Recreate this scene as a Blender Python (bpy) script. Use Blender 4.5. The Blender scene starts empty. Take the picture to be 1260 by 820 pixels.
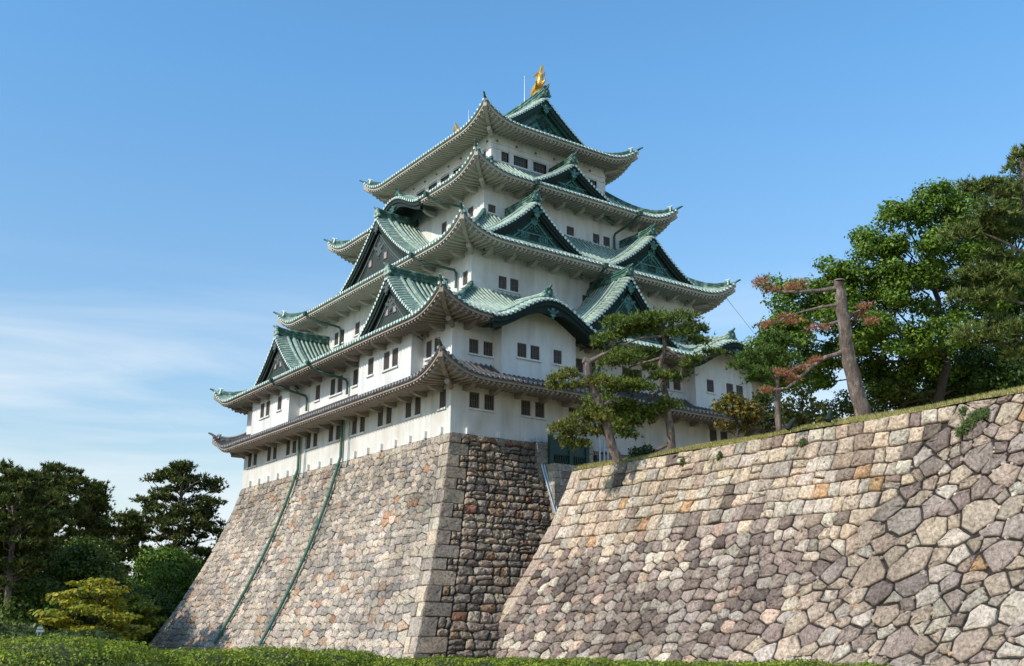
import bpy, math, random
import numpy as np
from mathutils import Vector, Matrix

# ------------------------------------------------------------------ camera, sky, sun, exposure
SC = bpy.context.scene
COL = SC.collection
CAM_POS = Vector((-35.845, -57.073, -12.377))
YAW, PITCH, ROLL = math.radians(35.562), math.radians(15.9064), math.radians(0.2064)
cam_data = bpy.data.cameras.new("camera")
cam = bpy.data.objects.new("camera", cam_data)
COL.objects.link(cam)
_fw = Vector((math.cos(PITCH) * math.sin(YAW), math.cos(PITCH) * math.cos(YAW), math.sin(PITCH)))
_rt = Vector((math.cos(YAW), -math.sin(YAW), 0))
_up = _rt.cross(_fw)
_r2 = _rt * math.cos(ROLL) + _up * math.sin(ROLL)
_u2 = _up * math.cos(ROLL) - _rt * math.sin(ROLL)
_m = Matrix((_r2, _u2, -_fw)).transposed().to_4x4()
_m.translation = CAM_POS
cam.matrix_world = _m
cam_data.sensor_width = 36.0
cam_data.lens = 36.0 * 1277.1 / 1260.0
cam_data.clip_end = 6000
SC.camera = cam

SUN_EL, SUN_OFF = math.radians(36.0), math.radians(1.2)
SUN = Vector((-math.cos(SUN_EL) * math.cos(SUN_OFF), -math.cos(SUN_EL) * math.sin(SUN_OFF), math.sin(SUN_EL)))
world = bpy.data.worlds.new("World")
SC.world = world
world.use_nodes = True
wn, wl = world.node_tree.nodes, world.node_tree.links
wn.clear()
w_out = wn.new("ShaderNodeOutputWorld")
w_bg = wn.new("ShaderNodeBackground")
w_sky = wn.new("ShaderNodeTexSky")
w_sky.sky_type = 'NISHITA'
w_sky.sun_disc = False
w_sky.sun_elevation = SUN_EL
w_sky.sun_rotation = math.atan2(SUN.x, SUN.y)
w_sky.air_density = 1.0
w_sky.dust_density = 0.6
w_sky.ozone_density = 2.2
w_bg.inputs["Strength"].default_value = 0.15
# thin cirrus low in the sky, by sky direction
tc = wn.new("ShaderNodeTexCoord")
mp = wn.new("ShaderNodeMapping")
mp.inputs["Scale"].default_value = (1.1, 1.1, 9.0)
mp.inputs["Rotation"].default_value = (0.06, -0.03, 0.4)
nz = wn.new("ShaderNodeTexNoise")
nz.inputs["Scale"].default_value = 2.3
nz.inputs["Detail"].default_value = 7
nz.inputs["Roughness"].default_value = 0.52
nz.inputs["Distortion"].default_value = 0.5
rp = wn.new("ShaderNodeMapRange")
rp.inputs["From Min"].default_value = 0.35
rp.inputs["From Max"].default_value = 0.62
sep = wn.new("ShaderNodeSeparateXYZ")
fade = wn.new("ShaderNodeMapRange")          # clouds thin out upward
fade.inputs["From Min"].default_value = 0.33
fade.inputs["From Max"].default_value = 0.17
mul = wn.new("ShaderNodeMath"); mul.operation = 'MULTIPLY'
mul2 = wn.new("ShaderNodeMath"); mul2.operation = 'MULTIPLY'; mul2.inputs[1].default_value = 0.95
mixc = wn.new("ShaderNodeMixRGB")
mixc.inputs["Color2"].default_value = (5.6, 6.2, 6.7, 1)
tint = wn.new("ShaderNodeMixRGB"); tint.blend_type = 'MULTIPLY'; tint.inputs["Fac"].default_value = 1.0
tint.inputs["Color2"].default_value = (1.02, 1.62, 1.78, 1)
wl.new(tc.outputs["Generated"], mp.inputs["Vector"])
wl.new(mp.outputs["Vector"], nz.inputs["Vector"])
wl.new(nz.outputs["Fac"], rp.inputs["Value"])
wl.new(tc.outputs["Generated"], sep.inputs["Vector"])
wl.new(sep.outputs["Z"], fade.inputs["Value"])
wl.new(rp.outputs["Result"], mul.inputs[0])
wl.new(fade.outputs["Result"], mul.inputs[1])
wl.new(mul.outputs[0], mul2.inputs[0])
wl.new(w_sky.outputs["Color"], tint.inputs["Color1"])
# the blue pales toward the horizon
pale = wn.new("ShaderNodeMapRange"); pale.inputs["From Min"].default_value = 0.50; pale.inputs["From Max"].default_value = 0.12
pt = wn.new("ShaderNodeMixRGB"); pt.inputs["Color1"].default_value = (1.02, 1.60, 1.76, 1); pt.inputs["Color2"].default_value = (1.36, 1.23, 1.06, 1)
wl.new(sep.outputs["Z"], pale.inputs["Value"]); wl.new(pale.outputs["Result"], pt.inputs["Fac"]); wl.new(pt.outputs["Color"], tint.inputs["Color2"])
wl.new(tint.outputs["Color"], mixc.inputs["Color1"])
wl.new(mul2.outputs[0], mixc.inputs["Fac"])
wl.new(mixc.outputs["Color"], w_bg.inputs["Color"])
wl.new(w_bg.outputs["Background"], w_out.inputs["Surface"])

sun_data = bpy.data.lights.new("sun", 'SUN')
sun_data.energy = 4.1
sun_data.angle = math.radians(0.53)
sun_data.color = (1.0, 0.925, 0.82)
sun = bpy.data.objects.new("sun", sun_data)
sun.rotation_mode = 'QUATERNION'
sun.rotation_quaternion = SUN.to_track_quat('Z', 'Y')
COL.objects.link(sun)

SC.view_settings.view_transform = 'Standard'
SC.view_settings.look = 'None'
SC.view_settings.exposure = 0.0
SC.view_settings.gamma = 1.0
SC.view_settings.use_curve_mapping = False
SC.render.engine = 'CYCLES'
SC.cycles.max_bounces = 6
SC.cycles.transparent_max_bounces = 8

RND = random.Random(7)
NPR = np.random.RandomState(11)

# ------------------------------------------------------------------ helpers
class MB:
    """collects faces and links them as ONE mesh object"""
    def __init__(s):
        s.v, s.f, s.m, s.sm = [], [], [], []
    def add(s, vs, fs, mi=0, smooth=False):
        o = len(s.v)
        s.v.extend(vs)
        for f in fs:
            s.f.append([i + o for i in f]); s.m.append(mi); s.sm.append(smooth)
    def quad(s, a, b, c, d, mi=0):
        s.add([a, b, c, d], [(0, 1, 2, 3)], mi)
    def hexa(s, p, mi=0):      # 8 corners: bottom ring, top ring
        s.add(p, [(0, 3, 2, 1), (4, 5, 6, 7), (0, 1, 5, 4), (1, 2, 6, 5), (2, 3, 7, 6), (3, 0, 4, 7)], mi)
    def box(s, x0, x1, y0, y1, z0, z1, mi=0):
        s.hexa([(x0, y0, z0), (x1, y0, z0), (x1, y1, z0), (x0, y1, z0), (x0, y0, z1), (x1, y0, z1), (x1, y1, z1), (x0, y1, z1)], mi)
    def grid(s, rows, mi=0, smooth=False, close=False):
        n = len(rows[0]); vs = [p for r in rows for p in r]; fs = []
        for i in range(len(rows) - 1):
            for j in range(n if close else n - 1):
                k = (j + 1) % n
                fs.append((i * n + j, i * n + k, (i + 1) * n + k, (i + 1) * n + j))
        s.add(vs, fs, mi, smooth)
    def tube(s, pts, rad, n=8, mi=0, caps=True, smooth=True, squash=1.0):
        pts = [Vector(p) for p in pts]
        if not hasattr(rad, '__len__'): rad = [rad] * len(pts)
        rows = []
        prev = None
        for i, p in enumerate(pts):
            d = (pts[min(i + 1, len(pts) - 1)] - pts[max(i - 1, 0)]).normalized()
            if prev is None:
                a = d.cross(Vector((0, 0, 1)))
                if a.length < 1e-3: a = Vector((1, 0, 0))
                a.normalize()
            else:
                a = (prev - d * prev.dot(d)).normalized()
            b = d.cross(a); prev = a
            rows.append([tuple(p + (a * math.cos(t) + b * math.sin(t) * squash) * rad[i]) for t in [2 * math.pi * k / n for k in range(n)]])
        s.grid(rows, mi, smooth, close=True)
        if caps:
            s.add(rows[0], [tuple(range(n))], mi); s.add(rows[-1], [tuple(range(n - 1, -1, -1))], mi)
    def sweep(s, pts, prof, mi=0, caps=True):
        """profile (lateral, up) swept along pts, kept upright"""
        pts = [Vector(p) for p in pts]; rows = []
        for i, p in enumerate(pts):
            d = pts[min(i + 1, len(pts) - 1)] - pts[max(i - 1, 0)]
            l = Vector((d.y, -d.x, 0)).normalized()
            rows.append([tuple(p + l * a + Vector((0, 0, b))) for a, b in prof])
        s.grid(rows, mi, False, close=True)
        if caps:
            n = len(prof)
            s.add(rows[0], [tuple(range(n))], mi); s.add(rows[-1], [tuple(range(n - 1, -1, -1))], mi)
    def build(s, name, mats, parent=None, col=None):
        me = bpy.data.meshes.new(name)
        me.from_pydata([tuple(v) for v in s.v], [], s.f)
        if not isinstance(mats, (list, tuple)): mats = [mats]
        for m in mats: me.materials.append(m)
        me.polygons.foreach_set("material_index", s.m)
        me.polygons.foreach_set("use_smooth", s.sm)
        if col is not None:
            at = me.color_attributes.new("tone", 'FLOAT_COLOR', 'POINT')
            at.data.foreach_set("color", np.asarray(col, dtype=np.float32).ravel())
        me.update()
        return link(name, me, parent)

def link(name, me, parent=None):
    o = bpy.data.objects.new(name, me)
    COL.objects.link(o)
    if parent is not None: o.parent = parent
    return o

def np_mesh(name, verts, faces_n, mats, parent=None, tone=None):
    """verts (N,3), every consecutive faces_n verts make one face"""
    me = bpy.data.meshes.new(name)
    n = len(verts); nf = n // faces_n
    me.vertices.add(n); me.loops.add(n); me.polygons.add(nf)
    me.vertices.foreach_set("co", np.asarray(verts, np.float32).ravel())
    me.loops.foreach_set("vertex_index", np.arange(n, dtype=np.int32))
    me.polygons.foreach_set("loop_start", np.arange(0, n, faces_n, dtype=np.int32))
    me.polygons.foreach_set("loop_total", np.full(nf, faces_n, dtype=np.int32))
    if not isinstance(mats, (list, tuple)): mats = [mats]
    for m in mats: me.materials.append(m)
    if tone is not None:
        at = me.color_attributes.new("tone", 'FLOAT_COLOR', 'POINT')
        at.data.foreach_set("color", np.asarray(tone, np.float32).ravel())
    me.update(); me.validate()
    return link(name, me, parent)

def empty(name, loc=(0, 0, 0), parent=None):
    o = bpy.data.objects.new(name, None); COL.objects.link(o); o.location = loc
    o.empty_display_size = 0.5
    if parent is not None: o.parent = parent
    return o

def tag(o, label=None, cat=None, group=None, kind=None):
    if label: o["label"] = label
    if cat: o["category"] = cat
    if group: o["group"] = group
    if kind: o["kind"] = kind
    return o

# ------------------------------------------------------------------ materials
def mat(name, color, rough=0.7, var=0.15, scale=3.0, bump=0.0, bscale=20.0, metallic=0.0, tone=False, spec=0.5,
        color2=None, c2scale=1.0, c2lo=0.5, c2hi=0.7, trans=0.0, stretch=None, coat=0.0, streak=0.0, stain=0.0):
    m = bpy.data.materials.new(name); m.use_nodes = True
    N, L = m.node_tree.nodes, m.node_tree.links
    b = N["Principled BSDF"]
    b.inputs["Roughness"].default_value = rough
    b.inputs["Metallic"].default_value = metallic
    b.inputs["Specular IOR Level"].default_value = spec
    geo = N.new("ShaderNodeTexCoord")
    vec = geo.outputs["Object"]
    if stretch:
        mpn = N.new("ShaderNodeMapping"); mpn.inputs["Scale"].default_value = stretch
        L.new(vec, mpn.inputs["Vector"]); vec = mpn.outputs["Vector"]
    if tone:
        at = N.new("ShaderNodeVertexColor"); at.layer_name = "tone"; col = at.outputs["Color"]
    else:
        rgb = N.new("ShaderNodeRGB"); rgb.outputs[0].default_value = (*color, 1); col = rgb.outputs[0]
    if color2:
        n2 = N.new("ShaderNodeTexNoise"); n2.inputs["Scale"].default_value = c2scale; n2.inputs["Detail"].default_value = 6
        L.new(vec, n2.inputs["Vector"])
        r2 = N.new("ShaderNodeMapRange"); r2.inputs["From Min"].default_value = c2lo; r2.inputs["From Max"].default_value = c2hi
        L.new(n2.outputs["Fac"], r2.inputs["Value"])
        mx = N.new("ShaderNodeMixRGB"); mx.inputs["Color2"].default_value = (*color2, 1)
        L.new(r2.outputs["Result"], mx.inputs["Fac"]); L.new(col, mx.inputs["Color1"]); col = mx.outputs["Color"]
    if var > 0:
        n1 = N.new("ShaderNodeTexNoise"); n1.inputs["Scale"].default_value = scale; n1.inputs["Detail"].default_value = 8
        n1.inputs["Roughness"].default_value = 0.65
        L.new(vec, n1.inputs["Vector"])
        r1 = N.new("ShaderNodeMapRange")
        r1.inputs["From Min"].default_value = 0.3; r1.inputs["From Max"].default_value = 0.7
        r1.inputs["To Min"].default_value = 1 - var; r1.inputs["To Max"].default_value = 1 + var
        L.new(n1.outputs["Fac"], r1.inputs["Value"])
        vm = N.new("ShaderNodeVectorMath"); vm.operation = 'SCALE'
        L.new(col, vm.inputs[0]); L.new(r1.outputs["Result"], vm.inputs["Scale"]); col = vm.outputs["Vector"]
    for amt, sc_, st_, lo_, hi_ in ((streak, 1.0, (2.0, 2.0, .28), .46, .80), (stain, .22, (1, 1, .7), .42, .68)):
        if amt <= 0: continue
        ms = N.new("ShaderNodeMapping"); ms.inputs["Scale"].default_value = st_
        ns = N.new("ShaderNodeTexNoise"); ns.inputs["Scale"].default_value = sc_; ns.inputs["Detail"].default_value = 5
        rs_ = N.new("ShaderNodeMapRange"); rs_.inputs["From Min"].default_value = lo_; rs_.inputs["From Max"].default_value = hi_
        rs_.inputs["To Min"].default_value = 1.0; rs_.inputs["To Max"].default_value = 1 - amt
        L.new(geo.outputs["Object"], ms.inputs["Vector"]); L.new(ms.outputs["Vector"], ns.inputs["Vector"]); L.new(ns.outputs["Fac"], rs_.inputs["Value"])
        v2 = N.new("ShaderNodeVectorMath"); v2.operation = 'SCALE'
        L.new(col, v2.inputs[0]); L.new(rs_.outputs["Result"], v2.inputs["Scale"]); col = v2.outputs["Vector"]
    L.new(col, b.inputs["Base Color"])
    if bump > 0:
        nb = N.new("ShaderNodeTexNoise"); nb.inputs["Scale"].default_value = bscale; nb.inputs["Detail"].default_value = 8
        nb.inputs["Roughness"].default_value = 0.7
        L.new(vec, nb.inputs["Vector"])
        bp = N.new("ShaderNodeBump"); bp.inputs["Strength"].default_value = 1.0; bp.inputs["Distance"].default_value = bump
        L.new(nb.outputs["Fac"], bp.inputs["Height"]); L.new(bp.outputs["Normal"], b.inputs["Normal"])
    if trans > 0:
        tr = N.new("ShaderNodeBsdfTranslucent"); mxs = N.new("ShaderNodeMixShader")
        mxs.inputs["Fac"].default_value = trans
        L.new(col, tr.inputs["Color"]); L.new(b.outputs[0], mxs.inputs[1]); L.new(tr.outputs[0], mxs.inputs[2])
        L.new(mxs.outputs[0], N["Material Output"].inputs["Surface"])
    return m

M = {}
M['plaster'] = mat("white_plaster", (0.74, 0.725, 0.70), 0.85, 0.07, 0.9, 0.006, 14, color2=(0.52, 0.49, 0.44), c2scale=0.6, c2lo=0.47, c2hi=0.85, stretch=(1, 1, 0.4), streak=.18, stain=.08)
M['plaster_low'] = mat("weathered_plaster", (0.68, 0.65, 0.60), 0.9, 0.10, 1.4, 0.012, 9, color2=(0.45, 0.40, 0.34), c2scale=0.7, c2lo=0.5, c2hi=0.8, stretch=(1, 1, 0.5), streak=.16)
M['eave_low'] = mat("weathered_eave", (0.33, 0.275, 0.235), 0.85, 0.15, 2.0, 0.004, 20, color2=(0.22, 0.18, 0.15), c2scale=1.6, c2lo=0.45, c2hi=0.8)
M['eave'] = mat("eave_plaster", (0.47, 0.43, 0.37), 0.85, 0.12, 2.0, 0.004, 20, color2=(0.36, 0.33, 0.28), c2scale=1.6, c2lo=0.5, c2hi=0.8)
M['pan'] = mat("copper_pan", (0.030, 0.085, 0.065), 0.65, 0.35, 2.2, 0.004, 25, color2=(0.08, 0.13, 0.095), c2scale=0.8)
M['rib'] = mat("copper_patina", (0.33, 0.425, 0.345), 0.55, 0.40, 2.6, 0.003, 25, color2=(0.45, 0.50, 0.40), c2scale=0.9, stain=.40, streak=.3)
M['tip'] = mat("copper_tile_end", (0.66, 0.73, 0.66), 0.5, 0.2, 5.0, color2=(0.22, 0.38, 0.31), c2scale=4)
M['ridge'] = mat("copper_ridge", (0.030, 0.095, 0.07), 0.6, 0.35, 3.0, 0.004, 18, color2=(0.18, 0.28, 0.225), c2scale=2.0, c2lo=0.48, c2hi=0.62)
M['gable'] = mat("gable_dark_green", (0.016, 0.046, 0.036), 0.85, 0.3, 3.0, 0.004, 12)
M['gable_grey'] = mat("gable_dark_grey_green", (0.030, 0.042, 0.036), 0.85, 0.2, 2.5, 0.004, 10)
M['barge'] = mat("barge_dark", (0.010, 0.022, 0.017), 0.9, 0.3, 2.0)
M['carve'] = mat("carved_green", (0.035, 0.12, 0.095), 0.5, 0.4, 4.0, color2=(0.10, 0.24, 0.19), c2scale=3)
M['carve_grey'] = mat("carved_grey", (0.07, 0.085, 0.08), 0.6, 0.3, 4.0)
M['ktile'] = mat("dark_clay_tile", (0.045, 0.043, 0.045), 0.45, 0.35, 3.0, color2=(0.13, 0.12, 0.12), c2scale=3.0)
M['krib'] = mat("grey_clay_tile", (0.085, 0.078, 0.075), 0.45, 0.35, 3.0, color2=(0.07, 0.065, 0.07), c2scale=2.0)
M['ktip'] = mat("pale_tile_end", (0.27, 0.25, 0.24), 0.5, 0.4, 5.0)
M['pane'] = mat("dark_window_board", (0.010, 0.010, 0.011), 0.35, 0.3, 3.0)
M['bars'] = mat("brown_window_bars", (0.17, 0.145, 0.135), 0.7, 0.2, 8.0)
M['frame'] = mat("window_frame_brown", (0.22, 0.17, 0.14), 0.7, 0.2, 6.0)
M['gold'] = mat("gold_leaf", (0.85, 0.48, 0.12), 0.32, 0.15, 8.0, 0.01, 14, metallic=0.75)
M['pipe'] = mat("verdigris_pipe", (0.035, 0.12, 0.085), 0.7, 0.3, 2.0, color2=(0.10, 0.09, 0.05), c2scale=1.6, c2lo=0.55, c2hi=0.7)
M['pipe_dark'] = mat("dark_copper_pipe", (0.025, 0.075, 0.06), 0.5, 0.3, 2.5)
M['pipe_pale'] = mat("pale_blue_conduit", (0.33, 0.46, 0.47), 0.5, 0.15, 3.0)
M['steel'] = mat("galvanised_steel", (0.45, 0.52, 0.58), 0.4, 0.15, 4.0, metallic=0.3)
M['gate'] = mat("green_painted_wood", (0.010, 0.045, 0.034), 0.5, 0.2, 5.0)
M['stone'] = mat("granite_blocks", (1, 1, 1), 0.92, 0.55, 7.0, 0.10, 8.0, tone=True, spec=0.2, stain=.30, streak=.30, color2=(.12, .095, .08), c2scale=4.5, c2lo=.60, c2hi=.78)
M['joint'] = mat("dark_joint_rubble", (0.030, 0.024, 0.02), 0.95, 0.4, 6.0, 0.03, 12)
M['dry'] = mat("dry_grass_bank", (0.42, 0.34, 0.17), 0.95, 0.35, 3, 0.03, 12, color2=(0.14, 0.16, 0.05), c2scale=0.8)
M['soil'] = mat("ground_soil_grass", (0.075, 0.09, 0.03), 0.95, 0.35, 0.6, 0.03, 8, color2=(0.14, 0.12, 0.06), c2scale=0.3)
M['bark'] = mat("pine_bark", (0.17, 0.125, 0.105), 0.95, 0.6, 7.0, 0.10, 11, color2=(0.33, 0.27, 0.235), c2scale=5, stretch=(1, 1, 0.3))
M['bark_dark'] = mat("dark_bark", (0.055, 0.042, 0.034), 0.95, 0.4, 5.0, 0.03, 9)
M['leaf'] = mat("leaves", (1, 1, 1), 0.5, 0.0, tone=True, trans=0.35, spec=0.35)
M['needle'] = mat("needles", (1, 1, 1), 0.6, 0.0, tone=True, trans=0.2, spec=0.3)
# ------------------------------------------------------------------ the keep: five tiers on one plan, 2.12 m bays
K = 2.12
CX, CY = 7.5 * K, 8.5 * K
FOOT = {1: (7.5 * K, 8.5 * K), 2: (7.5 * K, 8.5 * K), 3: (5.5 * K, 6.5 * K), 4: (4 * K, 5 * K), 5: (3 * K, 4 * K)}   # half widths x, y
OVER = {1: 2.37, 2: 2.52, 3: 2.62, 4: 2.47, 5: 2.21}
EZ = {1: 3.6, 2: 7.88, 3: 15.32, 4: 22.56, 5: 28.62}
RISE, RLEN = 1.5, 4.3
WALLZ = {1: (0.0, 4.1), 2: (4.0, 8.6), 3: (10.5, 16.2), 4: (18.0, 23.3), 5: (24.6, 29.6)}

keep = empty("castle_keep", (CX, CY, 0))
tag(keep, "tall white castle keep with five green copper roofs standing on the sloping stone base", "castle")
def kp(name, mb, mats, parent=None, **k):
    o = mb.build(name, mats, None, **k)
    o.parent = parent or keep
    o.matrix_parent_inverse = (Matrix.Translation((-CX, -CY, 0)) if not parent else Matrix.Identity(4))
    return o

SIDES = ('W', 'S', 'E', 'N')
def side_map(side, hx, hy):
    """(p along the edge, q inward, z) -> world"""
    if side == 'W': return lambda p, q, z: (CX - hx + q, CY + p, z)
    if side == 'S': return lambda p, q, z: (CX + p, CY - hy + q, z)
    if side == 'E': return lambda p, q, z: (CX + hx - q, CY + p, z)
    return lambda p, q, z: (CX + p, CY + hy - q, z)

def corner_rise(s, q):
    return RISE * max(0.0, 1 - s / RLEN) ** 2.5 * max(0.0, 1 - q / RLEN)

# ---- walls with real openings
def wall_panel(mb, mp, u0, u1, z0, z1, holes, depth=0.24, mi=0):
    us = sorted({u0, u1, *[h[0] for h in holes], *[h[1] for h in holes]})
    zs = sorted({z0, z1, *[h[2] for h in holes], *[h[3] for h in holes]})
    for a, b in zip(us, us[1:]):
        for c, d in zip(zs, zs[1:]):
            mu, mz = (a + b) / 2, (c + d) / 2
            if any(h[0] < mu < h[1] and h[2] < mz < h[3] for h in holes): continue
            mb.quad(mp(a, 0, c), mp(b, 0, c), mp(b, 0, d), mp(a, 0, d), mi)
    for a, b, c, d in holes:
        mb.quad(mp(a, 0, c), mp(b, 0, c), mp(b, depth, c), mp(a, depth, c), mi)
        mb.quad(mp(a, 0, d), mp(b, 0, d), mp(b, depth, d), mp(a, depth, d), mi)
        mb.quad(mp(a, 0, c), mp(a, 0, d), mp(a, depth, d), mp(a, depth, c), mi)
        mb.quad(mp(b, 0, c), mp(b, 0, d), mp(b, depth, d), mp(b, depth, c), mi)

def pbox(mb, mp, u0, u1, q0, q1, z0, z1, mi=0):
    mb.hexa([mp(u0, q0, z0), mp(u1, q0, z0), mp(u1, q1, z0), mp(u0, q1, z0), mp(u0, q0, z1), mp(u1, q0, z1), mp(u1, q1, z1), mp(u0, q1, z1)], mi)

def window(mp, ops, wall, sill=True, nbar=4, barmat='bars', framemat='frame'):
    fr = MB()
    t = 0.055
    for a, b, c, d in ops:
        pbox(fr, mp, a + .002, a + t, .03, .2, c + .002, d - .002); pbox(fr, mp, b - t, b - .002, .03, .2, c + .002, d - .002)
        pbox(fr, mp, a + t, b - t, .03, .2, d - t, d - .003); pbox(fr, mp, a + t, b - t, .03, .2, c + .003, c + t)
    u0, u1 = min(o[0] for o in ops), max(o[1] for o in ops)
    zb = min(o[2] for o in ops)
    if sill: pbox(fr, mp, u0 - .12, u1 + .12, -.12, .028, zb - .13, zb - .01, 1)
    w = kp("window", fr, [M[framemat], M['plaster']], wall)
    for a, b, c, d in ops:
        pn = MB(); br = MB()
        pbox(pn, mp, a + .004, b - .004, .205, .235, c + .004, d - .004)
        n = nbar if b - a < 1.0 else int(nbar * (b - a) / .8)
        for i in range(n):
            x = a + t + (b - a - 2 * t) * (i + 1) / (n + 1)
            pbox(br, mp, x - .022, x + .022, .06, .11, c + t, d - t)
        pbox(br, mp, a + t, b - t, .115, .13, (c + d) / 2 - .02, (c + d) / 2 + .02)
        kp("pane", pn, M['pane'], w)
        kp("window_bars", br, M[barmat], w)
    return w

def pair(c, w=0.8, gap=0.5): return [(c - gap / 2 - w, c - gap / 2), (c + gap / 2, c + gap / 2 + w)]
def hl(prs, z0, z1): return [(a, b, z0, z1) for a, b in prs]

WINS = {  # (tier, side): list of groups; coordinates along the wall from the near corner
 (1, 'W'): [hl(pair(c), 1.85, 3.2) for c in (34.0, 29.55, 25.45, 21.35, 17.2, 13.15, 9.05, 4.95)] + [hl([(0.62, 1.45)], 1.8, 3.05)],
 (1, 'S'): [hl(pair(c, .82, .4), 1.85, 2.95) for c in (2.48, 6.78, 11.0, 15.3, 25.3, 29.3)],
 (2, 'W'): [hl([(20.3, 21.15)], 5.75, 7.05), hl(pair(17.3, .85, .45), 5.65, 7.05), hl([(13.6, 14.4)], 5.75, 7.05), hl(pair(2.45, .75, .35), 5.65, 6.9), hl([(33.7, 34.4)], 5.7, 7.0)],
 (2, 'S'): [hl(pair(2.36, .78, .4), 5.62, 6.65), hl(pair(11.6, .8, .4), 5.62, 6.7), hl(pair(16.2, .8, .4), 5.62, 6.7), hl(pair(20.3, .8, .4), 5.62, 6.7), hl(pair(30.0, .8, .4), 5.62, 6.7)],
 (3, 'W'): [hl([(4.75, 5.4)], 12.35, 13.5), hl(pair(26.0, .8, .35), 12.4, 13.65), hl([(22.05, 22.9)], 12.5, 13.65), hl([(30.0, 30.8)], 12.5, 13.65), hl([(10.5, 11.3)], 12.5, 13.65)],
 (3, 'S'): [hl([(6.72, 7.48), (7.8, 8.6)], 12.4, 13.45), hl(pair(15.9, .8, .35), 12.6, 13.5), hl([(23.2, 24.0), (24.35, 25.1)], 12.4, 13.45)],
 (4, 'W'): [hl([(13.05, 13.85)], 19.85, 20.95), hl([(8.95, 9.75)], 19.95, 20.95), hl([(22.2, 23.0)], 19.85, 20.95), hl([(26.3, 27.1)], 19.85, 20.95)],
 (4, 'S'): [hl([(7.85, 8.6)], 19.95, 20.7), hl([(11.0, 11.75)], 19.85, 20.7), hl([(15.95, 16.75)], 19.85, 20.7), hl([(18.85, 19.6), (20.05, 20.8)], 19.75, 20.7)],
 (5, 'W'): [hl([(10.35, 11.1)], 26.3, 27.2), hl([(11.75, 13.3)], 26.3, 27.2), hl([(14.0, 15.55)], 26.3, 27.2), hl([(16.25, 17.65)], 26.3, 27.2), hl([(18.35, 19.8)], 26.3, 27.2), hl([(20.5, 22.0)], 26.3, 27.2), hl([(22.7, 24.2)], 26.3, 27.2)],
 (5, 'S'): [hl([(10.6, 11.38)], 26.05, 26.95), hl([(11.9, 13.4)], 26.05, 26.95), hl([(14.0, 15.45)], 26.05, 26.95), hl([(16.35, 17.8)], 26.05, 26.95), hl([(18.4, 19.9)], 26.05, 26.95), hl([(20.42, 21.2)], 26.05, 26.95)],
}
def world_side(side, hx, hy):
    """wall coordinates: u is world y on W/E, world x on S/N; q inward"""
    if side == 'W': return lambda u, q, z: (CX - hx + q, u, z)
    if side == 'S': return lambda u, q, z: (u, CY - hy + q, z)
    if side == 'E': return lambda u, q, z: (CX + hx - q, u, z)
    return lambda u, q, z: (u, CY + hy - q, z)

for t in range(1, 6):
    hx, hy = FOOT[t]; z0, z1 = WALLZ[t]
    mb = MB()
    allw = []
    for sd in SIDES:
        mpw = world_side(sd, hx, hy)
        rng = (CY - hy, CY + hy) if sd in 'WE' else (CX - hx, CX + hx)
        grp = WINS.get((t, sd), [])
        wall_panel(mb, mpw, rng[0], rng[1], z0, z1, [o for g in grp for o in g], mi=0)
        allw.append((mpw, grp))
    # corner pilaster strips and mouldings
    if t == 5:
        for sd in SIDES:
            mpw = world_side(sd, hx, hy)
            r0, r1 = (CY - hy, CY + hy) if sd in 'WE' else (CX - hx, CX + hx)
            for zz, hh in ((27.5, .1), (25.86, .12), (27.02, .05)):
                pbox(mb, mpw, r0 - .06, r1 + .06, -.062, -.003, zz, zz + hh, 0)
            u = r0 + .55
            while u < r1 - .3:
                pbox(mb, mpw, u - .09, u + .09, -.12, -.064, 27.66, 27.84, 1)
                u += 2.06
            # white posts between the wide windows
            for g in WINS.get((5, sd), []):
                for a, b, c, d in g:
                    pbox(mb, mpw, b + .04, b + .22, -.05, -.004, 25.99, 27.015, 0)
    wall = kp("wall", mb, [M['plaster_low'] if t == 1 else M['plaster'], M['bars']])
    for mpw, grp in allw:
        for g in grp:
            window(mpw, g, wall, sill=(t < 5), framemat=('frame' if t < 5 else 'pane'))

# ---- protruding bays of the second tier
def bay(side, c, hw, z0, z1, groups, arch=None):
    hx, hy = FOOT[2]
    mpw = world_side(side, hx + 1.0, hy + 1.0)
    mb = MB()
    ops = [o for g in groups for o in g]
    wall_panel(mb, mpw, c - hw, c + hw, z0, z1, ops)
    for s in (-1, 1):
        u = c + s * hw
        mb.quad(mpw(u, 0, z0), mpw(u, 1.0, z0), mpw(u, 1.0, z1), mpw(u, 0, z1))
    if arch:
        n = 40
        prev = None
        for i in range(n + 1):
            u = c - hw + 2 * hw * i / n
            z = max(z1, arch(u - c))
            if prev: mb.quad(mpw(prev[0], 0, z1), mpw(u, 0, z1), mpw(u, 0, z), mpw(prev[0], 0, prev[1]))
            prev = (u, z)
    w = kp("bay_wall", mb, M['plaster'])
    for g in groups: window(mpw, g, w)
    return w
bay('W', 7.6, 3.9, 4.0, 8.3, [hl([(9.2, 10.05)], 5.6, 6.9), hl(pair(6.6, .85, .4), 5.5, 6.85)])
bay('W', 28.25, 4.1, 4.0, 8.3, [hl(pair(29.35, .85, .4), 5.6, 6.95), hl([(25.75, 26.6)], 5.7, 6.95)])
KH = 1.95
KC = (6.63, 25.17)
def bell(s, w, H): return H * 0.5 * (1 + math.cos(math.pi * min(1, abs(s) / w)))
for c in KC:
    g = [hl([(c - 1.93, c - 1.13), (c - .8, c)], 5.65, 6.68), hl([(c + 1.23, c + 1.98)], 5.65, 6.68)]
    if c > 20: g = [hl([(c - 2.0, c - 1.2)], 5.65, 6.68), hl(pair(c + 1.2, .8, .35), 5.65, 6.68)]
    bay('S', c, 3.25, 4.0, 7.5, g, arch=lambda s: EZ[2] - .62 + bell(s, 5.0, KH))

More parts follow.
